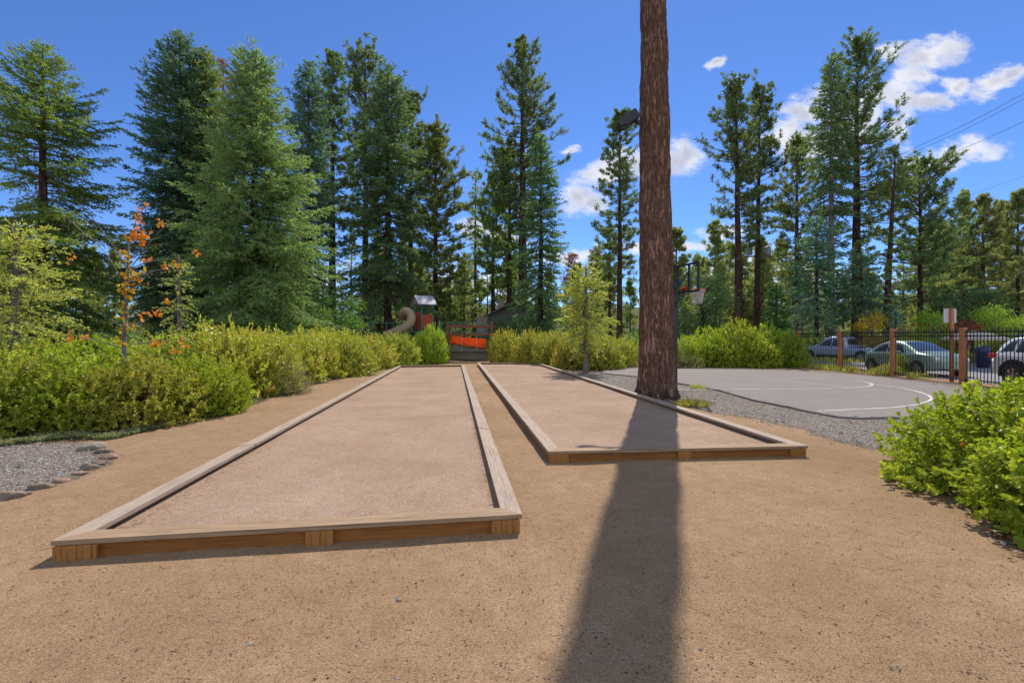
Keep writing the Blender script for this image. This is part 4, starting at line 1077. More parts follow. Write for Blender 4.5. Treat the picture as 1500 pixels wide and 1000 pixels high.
# ------------------------------------------------------------------ vehicles
def smooth1(y, k=5):
    y = np.array(y, float)
    for _ in range(2):
        p = np.pad(y, k // 2, mode='edge'); y = np.convolve(p, np.ones(k) / k, 'valid')
    return y
class Car:
    """lofted body: x across, y from rear (0) to front (L)"""
    def __init__(s, L, top, belt, bot, wb, wr, ns=72, k=3):
        s.L = L; s.y = np.linspace(0, L, ns)
        f = lambda T: smooth1(np.interp(s.y, [a for a, _ in T], [b for _, b in T]), k)
        s.top, s.belt, s.bot, s.wb, s.wr = f(top), f(belt), f(bot), f(wb), f(wr)
    def ring(s, i):
        zt, zb, z0, w, wr = s.top[i], s.belt[i], s.bot[i], s.wb[i], s.wr[i]
        zt = max(zt, zb + .015)
        h = zb - z0
        return [(w * .80, z0), (w * .955, z0 + .03), (w * .985, z0 + .14 * h), (w, z0 + .42 * h), (w * .995, z0 + .72 * h), (w * .975, zb - .06 * h), (w * .93, zb),
                (w * .93 + (wr - w * .93) * .5, zb + (zt - zb) * .5), (wr, zt - (zt - zb) * .13 - .004), (wr * .90, zt - (zt - zb) * .03), (wr * .6, zt + .012), (0, zt + .022)]
    def body(s):
        rings = []
        for i in range(len(s.y)):
            r = s.ring(i); full = r + [(-a, b) for a, b in r[-2::-1]]
            rings.append([(a, s.y[i], b) for a, b in full])
        V = np.array(rings); n, m = V.shape[:2]; s.V = V
        idx = np.arange(n * m).reshape(n, m)
        G = Geo().add(V.reshape(-1, 3), np.stack([idx[:-1, :-1], idx[:-1, 1:], idx[1:, 1:], idx[1:, :-1]], -1).reshape(-1, 4))
        G.add(V[0], [list(range(m))]); G.add(V[-1], [list(range(m))[::-1]])
        ib = idx[:, 0]; ie = idx[:, -1]
        G.add(V.reshape(-1, 3), [[ib[i], ib[i + 1], ie[i + 1], ie[i]] for i in range(n - 1)])
        return G
    def side_window(s, y0, y1, lo=.10, hi=.86, sgn=1, off=.006, slant0=0, slant1=0):
        ys = np.linspace(0, 1, 14); G = Geo(); rows = []
        for u in ys:
            col = []
            for v in np.linspace(0, 1, 6):
                y = (y0 + slant0 * v) * (1 - u) + (y1 + slant1 * v) * u
                q = np.interp(y, s.y, np.arange(len(s.y))); i = int(q); f = q - i; j = min(i + 1, len(s.y) - 1)
                a = np.array(s.ring(i)) * (1 - f) + np.array(s.ring(j)) * f
                w = lo + (hi - lo) * v
                p = a[6] + (a[7] - a[6]) * (w * 2) if w < .5 else a[7] + (a[8] - a[7]) * (w * 2 - 1)
                col.append((sgn * (p[0] + off), y, p[1]))
            rows.append(col)
        V = np.array(rows); idx = np.arange(14 * 6).reshape(14, 6)
        return G.add(V.reshape(-1, 3), np.stack([idx[:-1, :-1], idx[:-1, 1:], idx[1:, 1:], idx[1:, :-1]], -1).reshape(-1, 4))
    def top_glass(s, y0, y1, wid=.86, off=.008):
        rows = []
        for y in np.linspace(y0, y1, 14):
            q = np.interp(y, s.y, np.arange(len(s.y))); i = int(q); f = q - i; j = min(i + 1, len(s.y) - 1)
            a = np.array(s.ring(i)) * (1 - f) + np.array(s.ring(j)) * f
            half = [a[9] * [wid / .9, 1], a[10], a[11]]
            pts = [(p[0], y, p[1] + off) for p in half] + [(-p[0], y, p[1] + off) for p in half[-2::-1]]
            rows.append(pts)
        V = np.array(rows); n, m = V.shape[:2]; idx = np.arange(n * m).reshape(n, m)
        return Geo().add(V.reshape(-1, 3), np.stack([idx[:-1, :-1], idx[:-1, 1:], idx[1:, 1:], idx[1:, :-1]], -1).reshape(-1, 4))

def wheel(parent, x, y, r, w, side, spokes=5):
    e = bpy.data.objects.new('wheel', None); COL.objects.link(e); e.parent = parent; e.location = (x, y, r)
    Geo().lathe([(r * .62, -w / 2), (r * .93, -w / 2), (r, -w * .32), (r, w * .32), (r * .93, w / 2), (r * .62, w / 2), (r * .62, -w / 2)], axis='x', n=36).build('tyre', M['rubber'], e, True)
    G = Geo().lathe([(r * .64, -w * .42), (r * .64, w * .47), (r * .59, w * .47), (r * .57, w * .2), (r * .57, -w * .42)], axis='x', n=36)
    xo = side * w * .40
    for k in range(spokes):
        a = k / spokes * 6.283 + .3
        for da in (-.16, .16):
            G.bar((xo, math.cos(a) * r * .1, math.sin(a) * r * .1), (xo, math.cos(a + da) * r * .61, math.sin(a + da) * r * .61), .05, .035, up=(1, 0, 0))
    G.lathe([(0, -.02), (r * .16, -.02), (r * .16, .02), (0, .02)], (xo, 0, 0), 'x', 16)
    G.build('rim', M['alloy'], e)
    Geo().lathe([(0, -w * .1), (r * .58, -w * .1), (r * .58, w * .1), (0, w * .1)], axis='x', n=24).build('brake_disc', M['black_metal'], e)

def arch(parent, x, y, r, zc, side, mat, w=.035, R2=None):
    R2 = R2 or r * 1.18
    a = np.linspace(-.25, np.pi + .25, 26); V = []
    for q in a: V += [(x, y + r * math.cos(q), zc + r * math.sin(q)), (x, y + R2 * math.cos(q), zc + R2 * math.sin(q)), (x + side * w, y + r * math.cos(q), zc + r * math.sin(q)), (x + side * w, y + R2 * math.cos(q), zc + R2 * math.sin(q))]
    F = []
    for i in range(len(a) - 1):
        b = 4 * i; F += [[b + 2, b + 3, b + 7, b + 6], [b + 1, b + 5, b + 7, b + 3], [b, b + 2, b + 6, b + 4]]
    Geo().add(V, F).build('wheel_arch', mat, parent)
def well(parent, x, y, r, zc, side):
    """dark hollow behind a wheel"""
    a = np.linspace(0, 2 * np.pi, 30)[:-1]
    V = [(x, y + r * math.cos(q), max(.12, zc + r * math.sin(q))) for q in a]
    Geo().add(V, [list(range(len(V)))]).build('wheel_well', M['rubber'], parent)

def build_cars():
    # sage green small car, nose towards the viewer (its front is at -Y, so it is turned half round)
    c = Car(4.05, [(0, .80), (.06, .92), (.35, 1.08), (.85, 1.34), (1.35, 1.475), (1.9, 1.49), (2.3, 1.42), (2.75, 1.20), (3.10, 1.00), (3.4, .97), (3.75, .90), (3.97, .76), (4.05, .60)],
            [(0, .70), (.1, .86), (.5, .94), (1.5, .96), (2.6, .95), (3.1, .955), (3.5, .93), (3.8, .86), (3.97, .72), (4.05, .56)],
            [(0, .38), (.15, .27), (.5, .23), (3.5, .22), (3.9, .26), (4.05, .36)],
            [(0, .56), (.08, .70), (.35, .83), (.9, .88), (2.9, .88), (3.5, .85), (3.85, .74), (3.98, .60), (4.05, .46)],
            [(0, .46), (.1, .56), (.5, .58), (1.2, .62), (2.0, .63), (2.5, .66), (3.0, .73), (3.5, .72), (3.9, .55), (4.05, .38)])
    t = empty('small_car', (18.25, 22.75, 0), R(180), 'sage green rounded small car parked behind the fence', 'car')
    c.body().build('body', M['sage_paint'], t, True)
    for sg in (-1, 1):
        c.side_window(1.62, 2.52, sgn=sg, slant0=-.05, slant1=-.28).build('side_window', M['glass'], t, True)
        c.side_window(.62, 1.52, sgn=sg, slant0=.38, slant1=-.03).build('side_window', M['glass'], t, True)
        wheel(t, sg * .825, .75, .31, .2, sg); wheel(t, sg * .825, 3.22, .31, .2, sg)
        for y in (.75, 3.22): well(t, sg * .884, y, .345, .33, sg); arch(t, sg * .845, y, .345, .33, sg, M['sage_paint'], .05, .40)
        hl = Geo().lathe([(0, .06), (.07, .05), (.115, .02), (.12, 0), (.12, -.1), (0, -.1)], axis='y', n=20).build('headlight', M['lamp'], t, True); hl.location = (sg * .60, 3.87, .70)
        Geo().lathe([(0, .035), (.05, .03), (.06, 0), (0, -.05)], axis='y', n=14).build('fog_light', M['lamp'], t, True).location = (sg * .48, 3.98, .45)
        Geo().box((sg * .98, 2.42, 1.0), (.16, .10, .12)).build('mirror', M['sage_paint'], t, bevel=.03)
        Geo().box((sg * .885, 1.62, .82), (.02, .16, .03)).build('door_handle', M['alloy'], t)
        Geo().box((sg * .886, 2.0, .36), (.02, 1.9, .06)).build('side_trim', M['black'], t)
    c.top_glass(2.28, 3.02).build('windscreen', M['glass_sky'], t, True)
    c.top_glass(.40, .95, .8).build('rear_window', M['glass'], t, True)
    Geo().box((0, 4.0, .40), (.9, .08, .14)).build('grille', M['black'], t, bevel=.02)
    # white SUV
    c = Car(4.6, [(0, .95), (.05, 1.12), (.28, 1.45), (.55, 1.63), (1.1, 1.69), (2.2, 1.68), (2.7, 1.58), (3.2, 1.24), (3.45, 1.10), (4.1, 1.0), (4.45, .88), (4.6, .70)],
            [(0, .92), (.1, 1.05), (.6, 1.08), (2.5, 1.05), (3.3, 1.04), (4.1, .97), (4.45, .85), (4.6, .66)],
            [(0, .42), (.15, .33), (.6, .28), (4.2, .28), (4.6, .42)],
            [(0, .72), (.07, .84), (.3, .91), (1.0, .93), (3.6, .93), (4.2, .87), (4.5, .72), (4.6, .55)],
            [(0, .62), (.2, .66), (.6, .70), (2.2, .70), (3.0, .76), (3.6, .80), (4.3, .70), (4.6, .45)])
    t = empty('suv', (18.2, 16.55, 0), R(180), 'white crossover car with dark wheel arches at the right edge behind the fence', 'car')
    c.body().build('body', M['white_paint'], t, True)
    for sg in (-1, 1):
        c.side_window(1.75, 2.9, sgn=sg, slant0=0, slant1=-.4).build('side_window', M['glass_sky'], t, True)
        c.side_window(.85, 1.65, sgn=sg, slant0=.1, slant1=0).build('side_window', M['glass_sky'], t, True)
        c.side_window(.30, .78, sgn=sg, slant0=.32, slant1=.05, lo=.14).build('side_window', M['glass_sky'], t, True)
        for y in (.88, 3.62):
            wheel(t, sg * .875, y, .365, .23, sg, 6); well(t, sg * .936, y, .41, .39, sg); arch(t, sg * .90, y, .41, .39, sg, M['black'], .055, .50)
        Geo().box((sg * .935, 2.25, .36), (.03, 1.8, .14)).build('sill_trim', M['black'], t)
        tl = Geo().box((0, 0, 0), (.20, .40, .15)).build('tail_light', M['tail'], t, bevel=.04); tl.location = (sg * .80, .16, 1.0); tl.rotation_euler.z = sg * .38
        Geo().box((sg * 1.02, 2.85, 1.1), (.2, .13, .15)).build('mirror', M['white_paint'], t, bevel=.03)
        Geo().box((sg * .66, 1.5, 1.72), (.04, 2.0, .03)).build('roof_rail', M['black'], t, bevel=.01)
        Geo().box((sg * .94, 1.55, .93), (.02, .18, .035)).build('door_handle', M['white_paint'], t)
        Geo().box((sg * .6, 4.48, .78), (.36, .2, .13)).build('headlight', M['lamp'], t, bevel=.03)
    c.top_glass(2.72, 3.42).build('windscreen', M['glass'], t, True)
    c.top_glass(.08, .42, .82).build('rear_window', M['glass_sky'], t, True)
    # pickup across the road
    c = Car(5.4, [(0, .98), (.05, 1.0), (1.85, 1.02), (1.95, 1.42), (2.1, 1.74), (2.4, 1.80), (3.1, 1.79), (3.45, 1.62), (3.95, 1.18), (4.2, 1.10), (5.0, 1.02), (5.3, .92), (5.4, .75)],
            [(0, .96), (1.8, 1.0), (4.0, 1.08), (5.0, 1.0), (5.3, .9), (5.4, .72)], [(0, .5), (.3, .45), (5.1, .42), (5.4, .5)],
            [(0, .90), (.1, .93), (5.0, .93), (5.3, .86), (5.4, .75)], [(0, .85), (1.8, .86), (2.0, .66), (3.2, .68), (4.0, .80), (5.0, .82), (5.4, .7)], k=1)
    D = 29.5
    t = empty("pickup_truck", (24.9, 30.4, -.08), R(25), 'silver-grey pickup truck parked across the road beyond the fence', 'pickup')
    c.body().build('body', M['silver_paint'], t, True)
    for sg in (-1, 1):
        c.side_window(2.95, 3.85, sgn=sg, slant1=-.5, slant0=-.02).build('side_window', M['glass_sky'], t, True)
        c.side_window(2.08, 2.86, sgn=sg, slant0=.08, slant1=-.02).build('side_window', M['glass_sky'], t, True)
        for y in (.95, 4.4): wheel(t, sg * .875, y, .38, .25, sg, 6); well(t, sg * .936, y, .43, .40, sg); arch(t, sg * .90, y, .43, .40, sg, M['silver_paint'], .05, .48)
        Geo().box((sg * .93, 2.9, 1.12), (.02, .2, .04)).build('door_handle', M['black'], t)
        Geo().box((sg * .72, .03, .85), (.2, .08, .3)).build('tail_light', M['tail'], t)
        Geo().box((sg * .70, 5.33, .82), (.3, .12, .16)).build('headlight', M['lamp'], t, bevel=.02)
    c.top_glass(3.3, 3.95).build('windscreen', M['glass_sky'], t, True)
    Geo().box((0, 1.90, 1.42), (1.15, .03, .40)).build('rear_window', M['glass'], t, bevel=.01)
    Geo().box((0, 1.0, 1.03), (1.62, 1.6, .03)).build('bed_cover', M['black'], t)
    Geo().box((0, -.06, .52), (1.7, .12, .2)).build('bumper', M['alloy'], t, bevel=.03)
    # tan canopy tent
    D = 27.0
    t = empty('garden_umbrella', (xa(1427, D), D, 0), 0, 'wide tan patio umbrella behind the fence, above the cars', 'umbrella')
    n = 8; rr = 1.5; zt, ze = za(484, D), za(495, D)
    G = Geo(); a = np.arange(n) / n * 2 * np.pi + .2
    def ringp(f, z): return [(rr * f * math.cos(q), rr * f * math.sin(q), z) for q in a]
    rows = [ringp(.02, zt), ringp(.5, zt - (zt - ze) * .38), ringp(1, ze), ringp(1.0, ze - .12)]
    V = np.array(rows); idx = np.arange(4 * n).reshape(4, n); nx = np.roll(idx, -1, 1)
    G.add(V.reshape(-1, 3), np.stack([idx[:-1], idx[1:], nx[1:], nx[:-1]], -1).reshape(-1, 4))
    o = G.build('canopy', M['tan_canvas'], t); so = o.modifiers.new('thickness', 'SOLIDIFY'); so.thickness = .01
    Geo().tube([(0, 0, 0), (0, 0, zt - .02)], .03, 8).build('pole', M['greyplank'], t, True)
    D = 24.5
    t = empty('waste_bin', (xa(1440, D), D, 0), 0, 'dark blue waste bin with a domed lid left of the white car', 'bin')
    Geo().lathe([(.0, 0), (.26, 0), (.30, .85), (.32, .87), (.32, .92), (0, .92)], n=20).build('body', M['navy'], t, True)
    Geo().lathe([(.33, .92), (.33, .97), (.27, 1.10), (.14, 1.18), (0, 1.2)], n=20).build('lid', M['navy'], t, True)

def init_mats2():
    M['glass'] = plain('dark_glass', (.02, .025, .03), .06, 0, .6, coat=.5)
    M['glass_sky'] = plain('tinted_glass', (.05, .07, .10), .08, 0, .7, coat=.6)
    M['sage_paint'] = plain('sage_green_paint', (.22, .30, .25), .35, .2, .5, .04, coat=.7)
    M['white_paint'] = plain('white_car_paint', (.62, .62, .66), .3, .0, .5, .03, coat=.7)
    M['silver_paint'] = plain('silver_car_paint', (.36, .42, .56), .35, .4, .5, .04, coat=.6)
    M['lamp'] = plain('lamp_glass', (.6, .6, .6), .1, .3, .6)
    M['tail'] = plain('red_lamp_lens', (.55, .025, .02), .2, 0, .5)
    M['navy'] = plain('navy_plastic', (.02, .03, .09), .45)
    M['tan_canvas'] = plain('tan_canvas', (.52, .42, .33), .9)
    M['signback'] = plain('pale_sign_back', (.52, .50, .52), .5)
    M['redwoodv'] = wood('red_frame_post_wood', (.20, .07, .035), (.27, .10, .05), 2, rough=.6)
    M['orange'] = foliage('orange_netting_plastic', (.78, .12, .015), (.80, .13, .02), None, 0, .35, .6, .2, .8, (1, .9, .8), 1.15)
    M['canvas'] = plain('grey_green_mesh', (.17, .16, .12), .9)
    M['greyroof'] = plain('grey_plastic_roof', (.27, .265, .31), .5)
    M['darkroof'] = plain('dark_shingle_roof', (.13, .115, .13), .85, vary=.3, scale=9)
    M['darkwall'] = plain('dark_weathered_boards', (.15, .12, .11), .9, vary=.3, scale=5)
    M['stone'] = plain('pale_stone_wall', (.34, .27, .23), .9, vary=.4, scale=7)
    M['wirem'] = plain('cable_black', (.03, .03, .032), .6)
# ------------------------------------------------------------------ shrubs
def shrub_proto(name, seed, rx, ry, rz, shoots, per, leaf, wid, mat, **kw):
    LG, SG = shrub_geo(seed, rx, ry, rz, shoots, per, leaf, wid, **kw)
    e = bpy.data.objects.new(name, None); COL.objects.link(e)
    LG.build('foliage', M[mat], e); SG.build('stems', M['stem'], e, True)
    return e

def build_shrubs():
    P = {}
    P['nearA'] = ('manz', dict(seed=41, rx=1.0, ry=1.0, rz=1.0, shoots=900, per=15, leaf=.054, wid=.034, oval=True, shoot_len=.20, low=-.38, inner=.42, wildness=1.0, upb=.45))
    P['nearB'] = ('manz_g', dict(seed=42, rx=1.0, ry=1.0, rz=1.0, shoots=900, per=15, leaf=.054, wid=.034, oval=True, shoot_len=.20, low=-.38, inner=.42, wildness=1.0, upb=.45))
    P['midA'] = ('manz_y', dict(seed=43, rx=1.0, ry=1.0, rz=1.0, shoots=760, per=16, leaf=.062, wid=.036, shoot_len=.20, low=-.55, wildness=.9, upb=.45, inner=.4))
    P['midB'] = ('manz', dict(seed=44, rx=1.0, ry=1.0, rz=1.0, shoots=760, per=16, leaf=.062, wid=.036, shoot_len=.20, low=-.55, wildness=.9, upb=.45, inner=.4))
    P['midC'] = ('manz_g', dict(seed=45, rx=1.0, ry=1.0, rz=1.0, shoots=760, per=16, leaf=.066, wid=.040, shoot_len=.20, low=-.55, wildness=.9, upb=.45, inner=.35))
    P['sage'] = ('sage', dict(seed=46, rx=1.0, ry=1.0, rz=1.0, shoots=500, per=16, leaf=.05, wid=.015, shoot_len=.3, low=-.6, inner=.5))
    made = {}
    def put(kind, x, y, rx, rz, label, group, ry=None, rz0=0.0, name='shrub', cat='shrub'):
        mat, kw = P[kind]
        if kind not in made: o = made[kind] = shrub_proto(name, mat=mat, **kw)
        else: o = copy_tree(made[kind])
        o.name = name
        o.location = (x, y, 0); o.scale = (rx, ry or rx, rz); o.rotation_euler = (0, 0, random.uniform(0, 6.28))
        return tag(o, label, cat, group)
    G1, G2, G3 = 'shrubs of the left hedge', 'shrubs of the hedge behind the courts', 'shrubs of the hedge behind the basketball court'
    # left hedge: (kind, px, D, rx, rz, label)
    L = [('nearB', -70, 8.6, 1.25, 1.18, 'green shrub cut off by the left edge, lowest corner of the hedge'),
         ('nearA', 30, 8.2, 1.15, 1.12, 'front shrub of the left hedge above the gravel patch, reddish stems showing'),
         ('nearB', 110, 8.6, 1.2, 1.12, 'green shrub of the left hedge behind the border rocks'),
         ('nearA', 200, 8.8, 1.1, 1.15, 'shrub at the foot of the orange-leaved maple sapling'),
         ('nearB', 285, 9.9, 1.0, 1.08, 'low bright green shrub whose boughs spill towards the left court'),
         ('nearA', 20, 10.4, 1.4, 1.4, 'taller shrub behind the front row at the far left'),
         ('nearB', 140, 11.2, 1.4, 1.42, 'taller shrub left behind the maple sapling'),
         ('nearA', 245, 11.6, 1.3, 1.55, 'taller shrub right behind the maple sapling'),
         ('midA', 325, 12.4, 1.3, 1.92, 'tallest yellow-green shrub of the left hedge, in front of the broad bright fir'),
         ('midA', 375, 13.4, 1.35, 1.78, 'yellow-green shrub above the dry sage bush'),
         ('midB', 420, 16.6, 1.35, 1.72, 'yellow-green shrub right behind the dry sage bush'),
         ('midA', 455, 18.4, 1.4, 1.85, 'yellowish shrub of the left hedge left of the dark centred one'),
         ('midB', 500, 20.0, 1.6, 1.95, 'large round shrub with a darker middle, left of the playground slide'),
         ('midA', 540, 24.0, 1.35, 1.75, 'shrub of the left hedge just below the playground slide'),
         ('midB', 578, 26.4, 1.35, 1.85, 'round shrub in front of the foot of the playground tower'),
         ('midC', 632, 28.6, 1.15, 2.2, 'bright round shrub left of the timber frame'),
         ('nearA', -110, 11.0, 1.6, 1.45, 'shrub beyond the left edge in the back row of the hedge'),
         ('midB', 350, 16.5, 1.6, 1.75, 'shrub in the back row of the left hedge under the broad fir'),
         ('midB', 395, 20.5, 1.6, 1.9, 'shrub in the back row of the left hedge, second behind the yellow ones'),
         ('midA', 470, 24.0, 1.7, 1.95, 'shrub at the back of the left hedge under the bright broadleaf tree')]
    for k, px, D, rx, rz, lab in L: put(k, xa(px, D), D, rx, rz, lab, G1)
    put('sage', xa(428, 13.2), 13.2, .62, 1.0, 'dry greyish sage bush at the edge of the left path', None, name='sage_bush', cat='bush')
    put('nearB', xa(318, 9.9), 9.9, .55, .55, 'small low bright green shrub at the front edge of the left hedge', G1)
    # behind the courts
    Cc = [('midA', 742, 30.0, 1.25, 2.05, 'yellow shrub right beside the timber frame'), ('midA', 778, 28.6, 1.4, 2.0, 'shrub behind the far right corner of the right court'),
          ('midB', 812, 27.0, 1.35, 1.95, 'shrub left behind the yellow-green young pine'), ('midA', 838, 24.2, 1.15, 1.75, 'shrub at the left foot of the yellow-green young pine'),
          ('midB', 880, 23.8, 1.25, 1.75, 'shrub at the right foot of the yellow-green young pine'), ('midB', 903, 26.0, 1.2, 1.65, 'right end shrub of the hedge, next to the huge trunk'),
          ('midC', 932, 34.0, .9, 1.4, 'small bright shrub in shade just left of the huge trunk'), ('midB', 690, 34.5, 1.6, 1.5, 'shrub seen through the timber frame')]
    for k, px, D, rx, rz, lab in Cc: put(k, xa(px, D), D, rx, rz, lab, G2)
    Rr = [('midC', 1003, 25.6, 1.05, 1.55, 'shrub right of the hoop post, left end of the bright hedge'), ('midC', 1040, 26.2, 1.35, 2.0, 'shrub of the bright hedge below the net'),
          ('midC', 1082, 26.4, 1.5, 2.42, 'tallest round shrub of the bright hedge'), ('midC', 1122, 26.2, 1.25, 2.2, 'shrub of the bright hedge below the little cedar'),
          ('midC', 1155, 25.8, 1.1, 1.8, 'right end shrub of the bright hedge, touching the fence'), ('midC', 1060, 25.4, 1.1, 1.35, 'low front shrub of the bright hedge, left one'),
          ('midC', 1110, 25.2, 1.15, 1.45, 'low front shrub of the bright hedge, right one')]
    for k, px, D, rx, rz, lab in Rr: put(k, xa(px, D), D, rx, rz, lab, G3)
    put('sage', xa(1003, 24.6), 24.6, .9, .75, 'low grey-green bush beside the asphalt right of the hoop post', None, name='sage_bush', cat='bush')
    put('midA', xa(1290, 20.4) , 20.0, .5, .45, 'low yellow-green weed clump at the fence between two posts', None, name='weed_clump', cat='weeds')
    put('midC', xa(1300, 21), 20.3, .5, .8, 'small green bush at the fence in front of the sage green car', None, name='bush', cat='bush')
    # plants beyond the fence
    for k, px, D, rx, rz, lab in (('midC', 1345, 29.5, 1.5, 1.7, 'green shrub beyond the road behind the sage green car'), ('midA', 1375, 28.5, 1.0, 1.3, 'yellow-green shrub beyond the road left of the patio umbrella'),
                                  ('midB', 1480, 28.5, 1.8, 1.6, 'shrub beyond the road behind the white car'), ('midC', 1180, 36, 2.2, 1.6, 'shrub beyond the road left of the pickup'), ('midA', 1290, 34.5, 1.6, 1.8, 'yellowish shrub beyond the road behind the fence bay of the pickup')):
        put(k, xa(px, D), D, rx, rz, lab, 'shrubs beyond the road')
    # the big foreground bush: a main dome and a lower lobe towards the viewer
    e = empty('shrub', (5.58, 4.9, 0), 0, 'big bright green bush in the right foreground with round leaves', 'shrub')
    LG, SG = shrub_geo(61, 1.20, 1.22, 1.20, 1250, 14, .060, .046, oval=True, shoot_len=.22, low=-.6, inner=.5, wildness=1.0, upb=.45)
    L2, S2 = shrub_geo(64, .86, .90, .86, 760, 14, .060, .046, oval=True, shoot_len=.22, low=-.6, inner=.5, wildness=1.0, upb=.45)
    for A, B in ((LG, L2), (SG, S2)):
        for v, f, m in zip(B.v, B.f, B.m): A.add(v + np.array([-.62, -1.12, 0]), f - f.min(), 0)
    LG.build('foliage', M['manz_g'], e); SG.build('stems', M['stem'], e, True)
    rng = np.random.default_rng(62); n = 60
    d = nrm(rng.normal(size=(n, 3)) * [1, 1, .8] + [-.45, -.35, .15]); p = d * np.array([1.18, 1.18, .9]) * rng.uniform(.8, 1.02, n)[:, None]; p[:, 2] = np.abs(p[:, 2]) * .9 + .12
    Geo().leaves(p, rng.normal(size=(n, 3)), d + [0, 0, .5], .055, .042).build('yellow_foliage', M['maple_y'], e)
    # grass tuft at the foot of the huge trunk
    rng = np.random.default_rng(63)
    for (px, py, rad, nb, lab) in ((1013, 594, .42, 900, 'yellow-green grass tuft at the right foot of the huge trunk'), (1022, 569, .22, 220, 'small dry grass tuft at the asphalt edge behind the huge trunk')):
        x, y = gp(px, py); r_ = rad * rng.random(nb) ** .6; a = rng.uniform(0, 6.28, nb)
        Pp = np.c_[r_ * np.cos(a), r_ * np.sin(a) * .7, np.zeros(nb) + .0]
        G = Geo(); dd = np.c_[np.cos(a) * .5, np.sin(a) * .5, np.ones(nb)] + rng.normal(size=(nb, 3)) * .35; dd[:, 2] = np.abs(dd[:, 2])
        G.blades(Pp, dd, .20 * rng.uniform(.4, 1.2, nb) * (1.1 - r_ / rad * .5), .016, rng)
        o = G.build('grass_tuft', M['grass']); o.location = (x, y, .004); tag(o, lab, 'grass')

def scatter(poly, n, rng, falloff=0.0):
    P = np.array(poly); lo, hi = P.min(0), P.max(0); out = []
    tot = 0
    while tot < n:
        q = rng.uniform(lo, hi, (n * 2, 2)); sd = inside_sd(poly, q[:, 0], q[:, 1])
        q = q[sd > -falloff * rng.random(len(q)) ** 2]
        out.append(q); tot += len(q)
    return np.concatenate(out)[:n]

def near_keep(q, rng, d0):
    """thin out with distance so that stones stay about as dense in the picture"""
    d = np.maximum(q[:, 1], .5)
    return q[rng.random(len(q)) < np.clip((d0 / d) ** 1.5, 0, 1)]

def stones(G, q, size, rng, mats, zoff=0.0, flat=.6):
    n = len(q); s = size * rng.lognormal(0, .35, n)
    o = np.array([[1, 0, 0], [0, 1, 0], [-1, 0, 0], [0, -1, 0], [.1, .1, 1], [0, 0, -.5]])
    V = o[None] * s[:, None, None] * (1 + rng.normal(0, .22, (n, 6, 3)))
    V[..., 2] *= flat
    a = rng.uniform(0, 6.28, n); c, sn = np.cos(a)[:, None], np.sin(a)[:, None]
    X = V[..., 0] * c - V[..., 1] * sn; Y = V[..., 0] * sn + V[..., 1] * c
    z = ground_z(q[:, 0], q[:, 1])
    V = np.stack([X + q[:, :1], Y + q[:, 1:], V[..., 2] + (z + s * flat * .25 + zoff)[:, None]], -1)
    f = np.array([[0, 1, 4], [1, 2, 4], [2, 3, 4], [3, 0, 4], [1, 0, 5], [2, 1, 5], [3, 2, 5], [0, 3, 5]])
    F = (np.arange(n) * 6)[:, None, None] + f[None]
    mi = rng.integers(0, mats, n)
    for k in range(mats):
        sel = mi == k
        if sel.any(): G.add(V[sel].reshape(-1, 3), ((np.arange(sel.sum()) * 6)[:, None, None] + f[None]).reshape(-1, 3), k)

